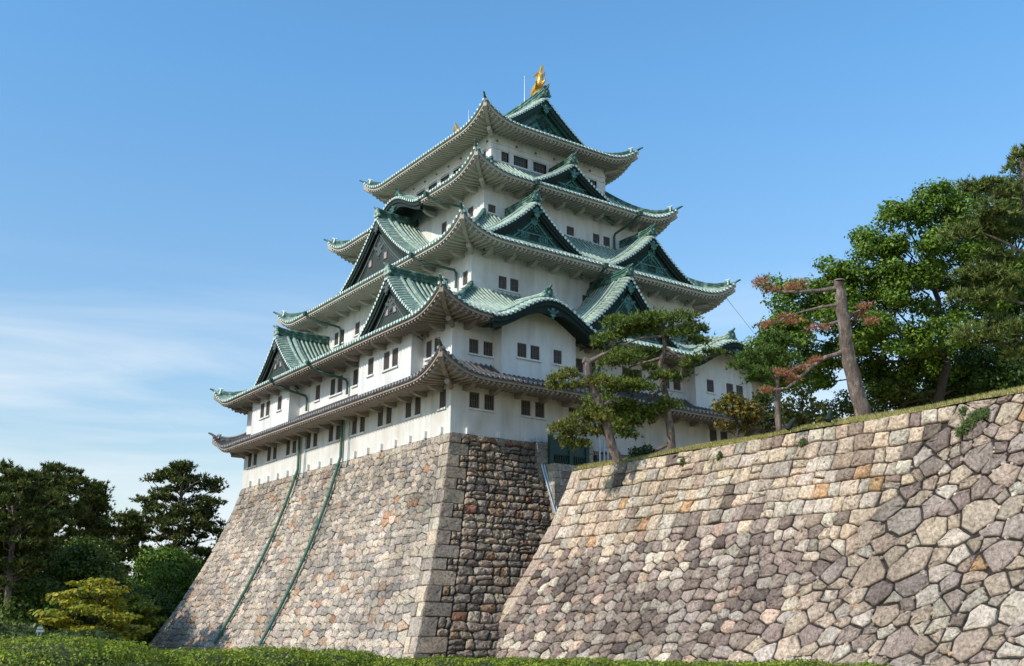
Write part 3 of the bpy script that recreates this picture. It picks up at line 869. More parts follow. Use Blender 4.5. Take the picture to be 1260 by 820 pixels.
# ---- golden fish, head down on the ridge, tail in the air
def fish_mesh():
    mb = MB()
    # local: +x points outward (off the ridge end), z up
    path = [(-1.25, 0, .38), (-1.05, 0, .42), (-.75, 0, .5), (-.35, 0, .72), (-.02, 0, 1.05), (.12, 0, 1.45), (.08, 0, 1.85), (-.02, 0, 2.15), (.04, 0, 2.4)]
    rad = [.28, .42, .50, .52, .47, .38, .28, .18, .11]
    mb.tube(path, rad, 10)
    mb.tube([(-1.2, 0, .36), (-1.5, 0, .52)], [.2, .1], 8)           # upper jaw
    mb.tube([(-1.2, 0, .28), (-1.45, 0, .16)], [.18, .1], 8)         # lower jaw
    def fin(pts, th=.05):
        n = len(pts)
        mb.add([(x, y - th, z) for x, y, z in pts] + [(x, y + th, z) for x, y, z in pts], [tuple(range(n)), tuple(range(2 * n - 1, n - 1, -1))] + [(k, (k + 1) % n, n + (k + 1) % n, n + k) for k in range(n)])
    # forked tail
    def blade(pts, th=.07):
        n = len(pts)
        mb.add([(x - th, y, z) for x, y, z in pts] + [(x + th, y, z) for x, y, z in pts], [tuple(range(n)), tuple(range(2 * n - 1, n - 1, -1))] + [(k, (k + 1) % n, n + (k + 1) % n, n + k) for k in range(n)])
    blade([(.0, -.14, 2.05), (.02, -.12, 2.5), (.1, .05, 2.95), (.2, .34, 3.25), (.2, .36, 3.05), (.12, .22, 2.6), (.05, .16, 2.1)])
    blade([(.0, -.05, 2.45), (.0, -.32, 2.3), (-.1, -.62, 1.9), (-.15, -.92, 1.55), (-.1, -.62, 1.68), (0, -.3, 1.9), (0, -.05, 2.05)])
    blade([(.05, .05, 2.25), (.1, .34, 2.2), (.15, .58, 2.62), (.15, .56, 2.1), (.1, .36, 1.8), (.05, .1, 1.9)])
    fin([(-.1, 0, 2.1), (.0, 0, 2.5), (.22, 0, 2.95), (.42, 0, 3.1), (.36, 0, 2.75), (.2, 0, 2.35), (.12, 0, 2.1)])
    fin([(-.08, 0, 2.3), (-.35, 0, 2.25), (-.6, 0, 1.85), (-.72, 0, 1.62), (-.45, 0, 1.75), (-.15, 0, 1.95)])
    fin([(.05, 0, 2.15), (.35, 0, 2.2), (.55, 0, 2.5), (.5, 0, 2.1), (.25, 0, 1.85)])
    # dorsal spikes
    for x, z, d in ((-.55, .95, .3), (-.3, 1.2, .32), (-.12, 1.5, .3), (-.08, 1.8, .26)):
        fin([(x - .15, 0, z - .2), (x - .25, 0, z + d), (x + .12, 0, z + .02)], .03)
    for sy in (-1, 1):                                                # side fins
        n0 = [(-.5, sy * .38, .55), (-.1, sy * .6, .35), (.45, sy * .85, .7), (.75, sy * .8, 1.05), (.2, sy * .5, .85), (-.2, sy * .38, .85)]
        mb.add([(a, b, c_) for a, b, c_ in n0] + [(a, b - sy * .06, c_ - .04) for a, b, c_ in n0], [tuple(range(6)), tuple(range(11, 5, -1))] + [(k, (k + 1) % 6, 6 + (k + 1) % 6, 6 + k) for k in range(6)])
        mb.tube([(-1.0, sy * .26, .66), (-1.0, sy * .32, .70)], [.09, .05], 6)
    # belly fins on the ridge
    fin([(.05, 0, .95), (.5, 0, .75), (.95, 0, .95), (1.05, 0, 1.2), (.6, 0, 1.1), (.15, 0, 1.25)], .06)
    mb.box(-.9, .3, -.3, .3, -.05, .3)
    o = mb.build("golden_fish", M['gold']); me = o.data; bpy.data.objects.remove(o); return me
FM = fish_mesh()
for y, a in ((y0 + .95, -math.pi / 2), (y1 - .95, math.pi / 2)):
    o = link("golden_fish", FM); o.parent = R[5]
    o.matrix_local = Matrix.Translation((CX, y, ZR + .78)) @ Matrix.Rotation(a, 4, 'Z') @ Matrix.Scale(.88, 4)
# lightning rods
for y, z in ((13.4, 3.6), (23.0, 4.2)):
    mb = MB(); mb.tube([(CX, y, ZR + .6), (CX, y, ZR + 1.3)], .07, 8); mb.tube([(CX, y, ZR + 1.3), (CX, y, ZR + z)], [.045, .03], 8)
    kp("lightning_rod", mb, M['steel'], R[5])

# ---- drainpipes
def pipe(pts, r, m, parent=keep, name="drainpipe", hopper=True, bands=0):
    mb = MB(); mb.tube(pts, r, 8)
    if hopper:
        p = Vector(pts[0]); mb.hexa([tuple(p + Vector(v)) for v in ((-.14, -.14, -.2), (.14, -.14, -.2), (.14, .14, -.2), (-.14, .14, -.2), (-.2, -.2, .16), (.2, -.2, .16), (.2, .2, .16), (-.2, .2, .16))])
    o = mb.build(name, m); o.parent = keep; o.matrix_parent_inverse = Matrix.Translation((-CX, -CY, 0)); return o
def wpipe(t, y, zend, dy=-1.6, r=.1, off=0.0, side='W'):
    hx, hy = FOOT[t]; e = OVER[t]; z = EZ[t]
    mpw = world_side(side, hx + off, hy + off)
    pts = [mpw(y, -e - .1, z - .12), mpw(y + dy * .25, -e * .75, z - .75), mpw(y + dy, -.32, z - 1.5), mpw(y + dy * 1.02, -.2, z - 1.75), mpw(y + dy * 1.02, -.2, zend)]
    return pipe(pts, r, M['pipe_dark'])
wpipe(2, 24.4, 5.1, dy=-2.0); wpipe(2, 17.1, 5.2, dy=-2.1)
wpipe(3, 27.6, 11.7, dy=-2.2); wpipe(3, 8.5, 12.4, dy=-2.4)
wpipe(4, 12.2, 19.2, dy=-2.2)
wpipe(4, 22.1, 19.0, dy=-.95, side='S'); wpipe(4, 10.9, 19.8, dy=.2, side='S'); wpipe(3, 15.1, 12.3, dy=.2, side='S')
wpipe(2, 12.6, 5.2, dy=.15, side='S')
# ------------------------------------------------------------------ dry stone walls, every block modelled
GZ = -14.0
def clip(poly, nx, ny, d):
    """keep points with nx*x+ny*y <= d"""
    out = []
    n = len(poly)
    for i in range(n):
        a, b = poly[i], poly[(i + 1) % n]
        da, db = nx * a[0] + ny * a[1] - d, nx * b[0] + ny * b[1] - d
        if da <= 0: out.append(a)
        if (da < 0 < db) or (db < 0 < da):
            t = da / (da - db); out.append((a[0] + (b[0] - a[0]) * t, a[1] + (b[1] - a[1]) * t))
    return out

def cells(seeds, bounds, gap, aniso=1.0):
    """Voronoi cells of seeds clipped to bounds(x0,x1,y0,y1), shrunk by gap/2"""
    P = np.array([(s[0], s[1]) for s in seeds]); Q = P * np.array([1, aniso])
    grid = {}
    cs = 1.2
    for i, q in enumerate(Q): grid.setdefault((int(q[0] // cs), int(q[1] // cs)), []).append(i)
    x0, x1, y0, y1 = bounds
    res = []
    for i, q in enumerate(Q):
        gx, gy = int(q[0] // cs), int(q[1] // cs)
        near = [j for a in (-2, -1, 0, 1, 2) for b in (-2, -1, 0, 1, 2) for j in grid.get((gx + a, gy + b), ()) if j != i]
        near.sort(key=lambda j: (Q[j][0] - q[0]) ** 2 + (Q[j][1] - q[1]) ** 2)
        poly = [(x0, y0 * aniso), (x1, y0 * aniso), (x1, y1 * aniso), (x0, y1 * aniso)]
        for j in near[:26]:
            dx, dy = Q[j] - q; l = math.hypot(dx, dy)
            if l < 1e-4: continue
            nx, ny = dx / l, dy / l
            m = (q + Q[j]) / 2
            poly = clip(poly, nx, ny, nx * m[0] + ny * m[1] - gap / 2)
            if len(poly) < 3: break
        if len(poly) >= 3: res.append((i, [(x, y / aniso) for x, y in poly]))
    return res

def brick_polys(rng, X0, X1, H, rh, wlo, whi, wave, tilt, gap, first=None, split=.12):
    """squared rubble: wavy courses, leaning joints; returns (cx, cy, polygon)"""
    def line(y):
        kn = [rng.uniform(-wave, wave) for _ in range(int((X1 - X0) / .55) + 4)]
        def fn(x):
            u = max(0, (x - X0 + .5) / .55); i = min(int(u), len(kn) - 2); f = u - i
            return y + kn[i] * (1 - f) + kn[i + 1] * f
        return fn
    y = 0.0; top = lambda x: 0.0; out = []
    k = 0
    while y < H:
        h = (first if k == 0 and first else rh(y) * rng.uniform(.82, 1.2))
        bot = line(y + h) if y + h < H - .1 else (lambda x: H)
        x = X0; tl = 0.0
        while x < X1 - .15:
            w = rng.uniform(wlo, whi) * (.75 + .5 * h)
            if x + w > X1 - .3: w = X1 - x
            tr_ = rng.uniform(-tilt, tilt) if x + w < X1 - .01 else 0
            a, b = x, x + w; g = gap / 2
            m = (a + b) / 2
            P = [(a + tl + g, top(a + tl) + g), (m, top(m) + g), (b + tr_ - g, top(b + tr_) + g), (b - tr_ - g, bot(b - tr_) - g), (m, bot(m) - g), (a - tl + g, bot(a - tl) - g)]
            if rng.random() < split and h > .4 and w > .4:
                c = rng.uniform(.38, .62)
                l1 = P[0][1] + (P[5][1] - P[0][1]) * c; l2 = P[2][1] + (P[3][1] - P[2][1]) * (1 - c)
                out.append([P[0], P[1], P[2], (b - g, l2 - g), (a + g, l1 - g)]); out.append([(a + g, l1 + g), (b - g, l2 + g), P[3], P[4], P[5]])
            else: out.append(P)
            x += w; tl = tr_
        y += h; top = bot; k += 1
    return [(sum(p[0] for p in P) / len(P), sum(p[1] for p in P) / len(P), P) for P in out]

def add_stone(mb, tones, poly, mp, tone, rng, bulge=.07, round_=.2, rough=.03, deep=.16):
    # drop tiny edges, round the corners
    pts = [poly[0]]
    for p in poly[1:]:
        if math.hypot(p[0] - pts[-1][0], p[1] - pts[-1][1]) > .05: pts.append(p)
    if len(pts) < 3: return
    cx = sum(p[0] for p in pts) / len(pts); cy = sum(p[1] for p in pts) / len(pts)
    size = sum(math.hypot(p[0] - cx, p[1] - cy) for p in pts) / len(pts)
    if size < .05: return
    out = []
    n = len(pts)
    for i in range(n):
        a, b = pts[i], pts[(i + 1) % n]
        r1 = round_ * rng.uniform(.5, 1.3); r2 = round_ * rng.uniform(.5, 1.3)
        out.append((a[0] + (b[0] - a[0]) * r1, a[1] + (b[1] - a[1]) * r1))
        if math.hypot(b[0] - a[0], b[1] - a[1]) > .55:
            out.append((a[0] + (b[0] - a[0]) * .5 + rng.uniform(-.03, .03), a[1] + (b[1] - a[1]) * .5 + rng.uniform(-.03, .03)))
        out.append((b[0] + (a[0] - b[0]) * r2, b[1] + (a[1] - b[1]) * r2))
    n = len(out)
    tx, ty = rng.gauss(0, .045), rng.gauss(0, .045)
    pr = rng.uniform(-.025, .045)
    rings = []
    for sc, h in ((1.0, -deep), (1.0, -.02), (1 - .06 / size if size > .2 else .86, bulge * .75), (.55, bulge * 1.05)):
        ring = []
        for x, y in out:
            dx, dy = x - cx, y - cy
            hh = h if h < -.1 else h + pr + (dx * tx + dy * ty) * .8 + rng.gauss(0, rough * (1 if h > 0 else .4))
            ring.append(mp(cx + dx * sc, cy + dy * sc, hh))
        rings.append(ring)
    o = len(mb.v)
    for r in rings: mb.v.extend(r)
    mb.v.append(mp(cx, cy, bulge * 1.1 + pr + rng.gauss(0, rough)))
    for k in range(3):
        for i in range(n):
            j = (i + 1) % n
            mb.f.append([o + k * n + i, o + k * n + j, o + (k + 1) * n + j, o + (k + 1) * n + i]); mb.m.append(0); mb.sm.append(k == 1)
    c = o + 4 * n
    for i in range(n):
        mb.f.append([o + 3 * n + i, o + 3 * n + (i + 1) % n, c]); mb.m.append(0); mb.sm.append(rng.random() < .6)
    tones.extend([(*tone, 1)] * (4 * n + 1))

def pick(rng, pal, jit=.14):
    c = rng.choices([p[1] for p in pal], [p[0] for p in pal])[0]
    k = 1 + rng.uniform(-jit, jit)
    c = [v * w * k * (1 + rng.uniform(-.025, .025)) for v, w in zip(c, (1.27, 1.16, 1.03))]
    f = min(1, .70 / max(c))
    return tuple(max(.01, v * f) for v in c)

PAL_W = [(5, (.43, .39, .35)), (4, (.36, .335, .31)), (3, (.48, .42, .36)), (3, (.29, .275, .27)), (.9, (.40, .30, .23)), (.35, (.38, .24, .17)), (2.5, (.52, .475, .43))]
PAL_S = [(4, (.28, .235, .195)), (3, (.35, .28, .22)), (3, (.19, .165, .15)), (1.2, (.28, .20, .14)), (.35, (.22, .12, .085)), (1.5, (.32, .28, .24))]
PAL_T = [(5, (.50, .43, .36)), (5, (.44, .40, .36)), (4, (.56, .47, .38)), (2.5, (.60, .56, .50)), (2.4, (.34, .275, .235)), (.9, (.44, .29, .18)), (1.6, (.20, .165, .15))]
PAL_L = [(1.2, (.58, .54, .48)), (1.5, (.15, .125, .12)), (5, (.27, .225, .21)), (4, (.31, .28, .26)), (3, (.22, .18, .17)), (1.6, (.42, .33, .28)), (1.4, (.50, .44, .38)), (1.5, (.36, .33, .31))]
PAL_B = [(3.5, (.35, .295, .255)), (3, (.44, .41, .375)), (3.5, (.29, .255, .24)), (3.5, (.385, .33, .28)), (1.5, (.54, .50, .45)), (1.6, (.23, .19, .18)), (.25, (.48, .33, .20))]
PAL_Q = [(4, (.44, .40, .355)), (3, (.36, .335, .30)), (3, (.52, .45, .37)), (1, (.30, .27, .25))]

def dcast(t): return .24 * t + .0115 * t * t          # batter of the keep's base
def dwall(t): return .25 * t + .016 * t * t

def row_seeds(rng, W, H, rh, lo, hi, jx, jy, start=0.0):
    out = []; y = start
    while y < H + rh:
        h = rh * rng.uniform(.8, 1.2)
        x = rng.uniform(-.3, .3)
        while x < W + hi:
            w = rng.uniform(lo, hi)
            out.append((x + w / 2 + rng.uniform(-jx, jx), y + h / 2 + rng.uniform(-jy, jy)))
            x += w
        y += h
    return out

# ---- keep base: W face (sunlit) and S face
TH = 14.3
LW, LS = 17 * K, 15 * K
def frame_pt(side, s, t, h):
    """s: 0 near corner .. 1 far corner (fraction handled by caller as metres), t depth below the wall foot, h outward"""
    d = dcast(t); sl = .24 + .023 * t
    nrm = 1 / math.hypot(1, sl)
    dn, dz = h * nrm, h * sl * nrm
    z = -t + dz
    if side == 'W':
        y = -d + s * (LW + 2 * d) / LW
        return (-d - dn, y, z)
    x = -d + s * (LS + 2 * d) / LS
    return (x, -d - dn, z)

base = MB(); btone = []
rng = random.Random(21)
def quoin_rows(H, rng, lo=.62, hi=.9):
    t, out = 0.0, []
    while t < H:
        h = rng.uniform(lo, hi) * (1 + t / 40)
        out.append((t, min(t + h, H))); t += h
    return out
rows = quoin_rows(TH, rng)
Q0 = 1.05
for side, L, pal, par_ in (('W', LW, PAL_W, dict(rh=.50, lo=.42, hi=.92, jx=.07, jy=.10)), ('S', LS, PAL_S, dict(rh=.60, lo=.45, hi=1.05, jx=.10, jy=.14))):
    mp = (lambda s, t, h, sd=side: frame_pt(sd, s, t, h))
    sd_ = row_seeds(rng, L - 2 * Q0, TH, par_['rh'], par_['lo'], par_['hi'], par_['jx'], par_['jy'])
    # shear the courses so the blocks lean like the photograph's
    sd_ = [(x + Q0, y + .02) for x, y in sd_ if 0 <= x < L - 2 * Q0]
    if side == 'W':
        sd_ = [(x + Q0, y + .02) for x, y in row_seeds(rng, L - 2 * Q0, TH, .47, .52, 1.0, .10, .10)]
        items = [(i, P, sd_[i]) for i, P in cells(sd_, (Q0, L - Q0, 0.02, TH), .03, aniso=1.25)]
    else:
        items = [(None, P, (cx_, cy_)) for cx_, cy_, P in brick_polys(rng, 1.55, L - Q0, TH, lambda y: .50, .42, 1.05, .10, .09, .06, split=.12)]
    for i, poly, cen in items:
        if side == 'S' and cen[0] > 24: continue
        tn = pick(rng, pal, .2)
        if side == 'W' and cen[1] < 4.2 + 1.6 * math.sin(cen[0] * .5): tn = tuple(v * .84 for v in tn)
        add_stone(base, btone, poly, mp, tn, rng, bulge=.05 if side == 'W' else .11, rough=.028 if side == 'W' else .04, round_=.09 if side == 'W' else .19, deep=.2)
    for k, (a, b) in enumerate(rows):
        for end in (0, 1):
            ln = [Q0 + .75, Q0][k % 2] if side == 'W' else [Q0, Q0 + .75][k % 2]
            ln = (Q0 if side == 'W' else 1.55) - .02
            longq = (k % 2 == 0) == (side == 'W')
            segs = [(0, ln)] if longq else [(0, ln * rng.uniform(.52, .62)), None]
            if not longq: segs[1] = (segs[0][1] + .02, ln)
            for (u0, u1) in segs:
                g = .012
                poly = [(u0 + (g if u0 > 0 else -.03), a + g), (u1 - g, a + g), (u1 - g, b - g), (u0 + (g if u0 > 0 else -.03), b - g)]
                if end: poly = [(L - x, y) for x, y in poly][::-1]
                if side == 'S' and not longq and u0 > 0:
                    am = a + (b - a) * rng.uniform(.4, .6); um = u0 + (u1 - u0) * rng.uniform(.4, .6)
                    for (ua, ub, aa, ab) in ((u0, um, a, am), (um, u1, a, am), (u0, u1, am, b)):
                        P_ = [(ua + .03, aa + .03), (ub - .03, aa + .03), (ub - .03, ab - .03), (ua + .03, ab - .03)]
                        if end: P_ = [(L - x, y) for x, y in P_][::-1]
                        add_stone(base, btone, P_, mp, pick(rng, pal, .2), rng, bulge=.10, round_=.19, rough=.04)
                    continue
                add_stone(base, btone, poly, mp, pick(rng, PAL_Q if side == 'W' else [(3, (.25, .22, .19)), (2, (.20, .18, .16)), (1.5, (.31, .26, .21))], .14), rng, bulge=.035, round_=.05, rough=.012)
stone_base = base.build("stone_rampart", M['stone'], None, col=btone)
tag(stone_base, "steep curved rampart of pale granite blocks carrying the white keep", "rampart")
core = MB()
TT = [TH * i / 14 for i in range(15)]
for side, L in (('W', LW), ('S', LS)):
    core.grid([[frame_pt(side, s, t, -.10) for s in (0.12, L / 2, L - .12)] for t in TT])
def far_pt(side, s, t):
    d = dcast(t)
    if side == 'E': return (LS + d, -d + s * (LW + 2 * d), -t)
    return (-d + s * (LS + 2 * d), LW + d, -t)
for side in 'EN': core.grid([[far_pt(side, s, t) for s in (0, .5, 1)] for t in TT])
core.quad((.05, .05, -.05), (LS, .05, -.05), (LS, LW, -.05), (.05, LW, -.05))
co = core.build("wall_core", M['joint'], stone_base)
# copings that carry the plaster wall
cop = MB(); ct = []
rngc = random.Random(4)
for side, L in (('S', 6.6),):
    x = 0.05
    while x < L:
        w = rngc.uniform(.5, .8)
        o = len(cop.v); cop.box(x, x + w - .03, -.10, .3, -.30, .018); ct.extend([(*pick(rngc, [(1, (.36, .33, .29)), (1, (.29, .27, .25))]), 1)] * (len(cop.v) - o)); x += w
cop.build("coping_stones", M['stone'], stone_base, col=ct)

# ---- retaining wall: parallel to the sunlit face, its near end runs past the right edge of the picture
ZT = -3.0
WX, WY = 4.46, -7.22
WL = 42.0
WH = 11.4
def wall_pt(s, t, h):
    d = dwall(t); sl = .25 + .032 * t; nrm = 1 / math.hypot(1, sl)
    f = max(0, 1 - s / WL)
    return (WX + s * .035 - d - h * nrm, WY + d * f - s, ZT - t + h * sl * nrm)
rw = MB(); rt_ = []
rng = random.Random(5)
def bound_s(t): return 25.3 - t * .66 + .5 * math.sin(t * 2.3)      # where the coursed work meets the big boulders
QW = 1.0
tries = 0
big = []
while tries < 9000:
    tries += 1
    s, t = rng.uniform(15, WL), rng.uniform(-.2, WH + .3)
    if s < bound_s(t) + .3: continue
    r = rng.choice([1.0, .85, .72, .62, .52, .42, .32])
    if all(math.hypot(s - b[0], (t - b[1]) * 1.2) > (r + b[2]) * .60 for b in big): big.append((s, t, r))
def near_big(x, y, d): return [b for b in big if abs(b[0] - x) < d and abs(b[1] - y) < d]
bricks = []
for cx_, cy_, P in brick_polys(rng, QW, WL, WH, lambda y: .64, .50, .98, .07, .06, .045, first=.68, split=.10):
    if cx_ > bound_s(cy_) + .2: continue
    for bx, by, br in near_big(cx_, cy_, 1.8):
        l = math.hypot(bx - cx_, by - cy_); nx, ny = (bx - cx_) / l, (by - cy_) / l; w = .45 / (.45 + br)
        P = clip(P, nx, ny, nx * cx_ + ny * cy_ + l * w - .02)
        if len(P) < 3: break
    if len(P) < 3: continue
    if cy_ < 4.9: bricks.append((cx_, cy_, P))
lastrow = [b for b in bricks if b[1] > 4.9 - .64]
bricks = [b for b in bricks if b[1] <= 4.9 - .64]
yb = sorted(max(p[1] for p in b[2]) for b in bricks if b[1] > 4.9 - 1.3)
yb = yb[len(yb) // 2]
low = [(b[0], max(b[1], yb + .2)) for b in lastrow] + [(x + QW, y + 4.9) for x, y in row_seeds(rng, WL - QW, WH - 4.9, .52, .42, 1.05, .13, .14)]
low = [p for p in low if p[0] <= bound_s(p[1]) + .2]
ghost = [(b[0], b[1]) for b in big if b[0] < bound_s(b[1]) + 2.5 and b[1] > 4.4]
for i, P in cells(low + ghost, (QW, WL, yb + .01, WH), .05, aniso=1.15):
    if i < len(low): bricks.append((low[i][0], low[i][1], P))
for s, t, P in bricks:
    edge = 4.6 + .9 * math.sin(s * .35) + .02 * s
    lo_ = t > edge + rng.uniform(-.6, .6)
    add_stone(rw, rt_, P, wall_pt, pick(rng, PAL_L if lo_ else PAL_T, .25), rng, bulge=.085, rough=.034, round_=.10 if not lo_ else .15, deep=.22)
ca, sa = math.cos(.45), math.sin(.45)
def xf(x, y): u, v = x * ca - y * sa, x * sa + y * ca; return (u, v * 1.35)
def xb(u, v): v = v / 1.35; return (u * ca + v * sa, -u * sa + v * ca)
for bi, (s, t, r) in enumerate(big):
    q = xf(s, t)
    P = [(q[0] - 3, q[1] - 3), (q[0] + 3, q[1] - 3), (q[0] + 3, q[1] + 3), (q[0] - 3, q[1] + 3)]
    nb = [(b, b[2]) for b in near_big(s, t, 4) if b is not big[bi]] + [((x, y), .45) for x, y, _ in bricks if abs(x - s) < 1.8 and abs(y - t) < 1.8]
    for b, r2 in nb:
        qb = xf(b[0], b[1]); dx, dy = qb[0] - q[0], qb[1] - q[1]; l = math.hypot(dx, dy)
        if l < .01: continue
        nx, ny = dx / l, dy / l
        P = clip(P, nx, ny, nx * q[0] + ny * q[1] + l * r / (r + r2) - .022)
        if len(P) < 3: break
    if len(P) < 3: continue
    P = [xb(*p) for p in P]
    P = clip(P, 0, -1, 0.0); P = clip(P, 0, 1, WH) if len(P) > 2 else P
    if len(P) < 3: continue
    cxx = sum(p[0] for p in P) / len(P); cyy = sum(p[1] for p in P) / len(P)
    k = rng.uniform(.94, 1.0)
    P = [(cxx + (x - cxx) * k * rng.uniform(.95, 1.03), cyy + (y - cyy) * k * rng.uniform(.95, 1.03)) for x, y in P]
    add_stone(rw, rt_, P, wall_pt, pick(rng, PAL_B, .2), rng, bulge=.05, rough=.032, round_=.06, deep=.30)
# chinking stones between the boulders
for k in range(1500):
    s, t = rng.uniform(14, 36), rng.uniform(.2, WH)
    if s < bound_s(t) + .2: continue
    near = sorted(math.hypot(s - b[0], t - b[1]) / b[2] for b in big)[:2]
    if near[0] < .48 or near[1] / max(near[0], .01) > 1.5: continue
    r = rng.uniform(.05, .12); a0 = rng.uniform(0, 3)
    add_stone(rw, rt_, [(s + r * math.cos(a0 + a) * rng.uniform(.8, 1.5), t + r * math.sin(a0 + a)) for a in (0, 1.2, 2.5, 3.8, 5.1)], wall_pt, pick(rng, PAL_B), rng, bulge=.03, rough=.01, deep=.12)
for k, (a, b) in enumerate(quoin_rows(WH, rng, .8, 1.15)):
    full_ = k % 2 == 1
    segs = [(0, QW - .02)] if full_ else [(0, QW * .55), (QW * .57, QW - .02)]
    for u0, u1 in segs:
        add_stone(rw, rt_, [(u0 - (.03 if u0 == 0 else -.012), a + .012), (u1 - .012, a + .012), (u1 - .012, b - .012), (u0 - (.03 if u0 == 0 else -.012), b - .012)], wall_pt,
                  pick(rng, [(3, (.46, .40, .34)), (2, (.38, .31, .27)), (1, (.56, .45, .33))], .1), rng, bulge=.05, round_=.06, rough=.015)
retaining = rw.build("retaining_wall", M['stone'], None, col=rt_)
tag(retaining, "long sunlit retaining wall of tan and purple-grey blocks with pines on top", "wall")
cm = MB()
TT = [WH * i / 12 for i in range(13)]
cm.grid([[wall_pt(s, t, -.12) for s in (0.1, 10, 20, 30, WL)] for t in TT])
# return face toward the keep
cm.grid([[(WX - dwall(t) + .1 + u * 46, WY + dwall(t) - .12, ZT - t) for u in (0, 1)] for t in TT])
cm.build("wall_core", M['joint'], retaining)
tb = MB()
rng2 = random.Random(8); tt = []
def ret_pt(s, t, h): return (WX - dwall(t) + s, WY + dwall(t) + h, ZT - t)
sd2 = [(x, y) for x, y in row_seeds(rng2, 16, WH, .6, .5, 1.0, .08, .1)]
for i, poly in cells(sd2, (0, 16, 0, WH), .05):
    add_stone(tb, tt, poly, ret_pt, pick(rng2, PAL_S), rng2, bulge=.09, rough=.03)
tb.build("return_face", M['stone'], retaining, col=tt)

# ---- terrace behind the retaining wall, and the wide ground
tr = MB()
gx = [0, .15, .5, 1.0, 1.6, 2.6, 4, 8, 16, 30, 60, 90]
gy = [WY + dwall(0) - .05 - 2.0 * j for j in range(36)]
rngt = random.Random(2)
def tz(dx, y): return ZT + .03 + .16 * (1 - math.exp(-dx / .3)) + .36 * (1 - math.exp(-dx / 1.2)) + .05 * math.sin(y * .7 + dx)
tr.grid([[(WX + max(0, -(y - WY)) * .035 + .05 + dx, y, tz(dx, y)) for y in gy] for dx in gx], 0, True)
terrace = tr.build("terrace_ground", M['dry']); tag(terrace, kind="structure")
gd = MB()
gd.grid([[(x, y, GZ) for x in (-3000, -300, -60, 0, 60, 300, 3000)] for y in (-3000, -300, -60, 0, 60, 300, 3000)])
ground = gd.build("ground", M['soil']); tag(ground, kind="structure")
# ------------------------------------------------------------------ pipes down the stone base, gate, conduit
def base_pipe(y0, y1, r, label):
    mb = MB()
    pts = [(-.22, y0, 3.1), (-.2, y0, .35)]
    for i in range(12):
        t = 13.6 * (i + .3) / 11.3; d = dcast(t)
        pts.append((-d - .30, y0 + (y1 - y0) * (t / 13.6) ** 1.1, -t + .05))
    mb.tube(pts, r, 8)
    for p in pts[2::2]:
        p = Vector(p); mb.tube([p + Vector((.03, 0, .09)), p - Vector((.03, 0, .09))], r * 1.35, 8)
    o = mb.build("drainpipe", M['pipe']); tag(o, label, "drainpipe", "long green pipes down the sunlit base"); return o
base_pipe(23.35, 24.7, .12, "green copper drainpipe down the sunlit stone base, the farther left of two")
base_pipe(15.5, 15.75, .12, "green copper drainpipe down the sunlit stone base, the nearer right of two")
for y, lab in ((22.35, "thin pale conduit on the white wall beside the left drainpipe"), (14.45, "thin pale conduit on the white wall beside the right drainpipe")):
    mb = MB(); mb.tube([(-.12, y, 3.0), (-.12, y, .1)] + [(-dcast(t) - .12, y, -t) for t in (.3, .6)], .055, 6)
    tag(mb.build("conduit", M['pipe_pale']), lab, "conduit")

# galvanised chute down the shaded side of the base
mb = MB()
for i in range(2):
    x = 6.75 + i * .22
    mb.tube([(x + .9 * (t / 8.5) ** 1.1 if t > 0 else x, -dcast(max(t, 0)) - .42, -t) for t in (-.15, .6, 2, 3.5, 5, 6.5, 8.5)], .06, 6)
mb.sweep([(6.86 + .9 * (t / 8.5) ** 1.1, -dcast(t) - .40, -t) for t in (.05, 1, 2, 3.5, 5, 6.5, 8.5)], [(-.1, -.02), (-.1, .02), (.1, .02), (.1, -.02)])
mb.box(6.55, 7.2, -.62, -.2, .0, .26)
tag(mb.build("metal_chute", M['steel']), "grey galvanised metal chute running down the shaded stone base", "chute")

# stone ledge under the gate
lg = MB(); lt = []
rng = random.Random(9)
def block_rows(mb, tn, x0, x1, y0, y1, z0, z1, rng, bw=.75, bh=.5):
    nz_ = max(1, int(round((z1 - z0) / bh)))
    for k in range(nz_):
        za, zb_ = z0 + (z1 - z0) * k / nz_, z0 + (z1 - z0) * (k + 1) / nz_
        x = x0
        while x < x1 - .05:
            w = min(bw * rng.uniform(.7, 1.3), x1 - x)
            o = len(mb.v); e = rng.uniform(0, .05)
            mb.box(x + .012, x + w - .012, y0 - e, y1, za + .012, zb_ - .012); tn.extend([(*pick(rng, [(2, (.33, .30, .27)), (1, (.25, .22, .20)), (1, (.40, .36, .32))]), 1)] * (len(mb.v) - o)); x += w
block_rows(lg, lt, 7.25, 24, -1.75, -.3, -6.0, -1.55, rng)
block_rows(lg, lt, 6.75, 7.4, -.85, -.25, -3.0, .0, rng, bw=.7)
block_rows(lg, lt, 10.85, 11.4, -.95, -.3, -1.6, .05, rng, bw=.6)
block_rows(lg, lt, 12.3, 24, -.9, -.2, -1.6, -.35, rng)
tag(lg.build("stone_ledge", M['stone'], None, col=lt), "low ledge of squared grey stones under the green gate", "ledge")
gt = empty("green_gate", (9.1, -1.0, -1.55)); tag(gt, "dark green wooden gate with a barred foot beside the white keep wall", "gate")
def gp(name, mb, m):
    o = mb.build(name, m, gt); o.matrix_parent_inverse = Matrix.Translation((-9.1, 1.0, 1.55)); return o
for x in (7.55, 9.25, 10.75):
    mb = MB(); mb.box(x - .14, x + .14, -1.14, -.86, -1.54, .50); mb.box(x - .17, x + .17, -1.17, -.83, .50, .56); gp("post", mb, M['gate'])
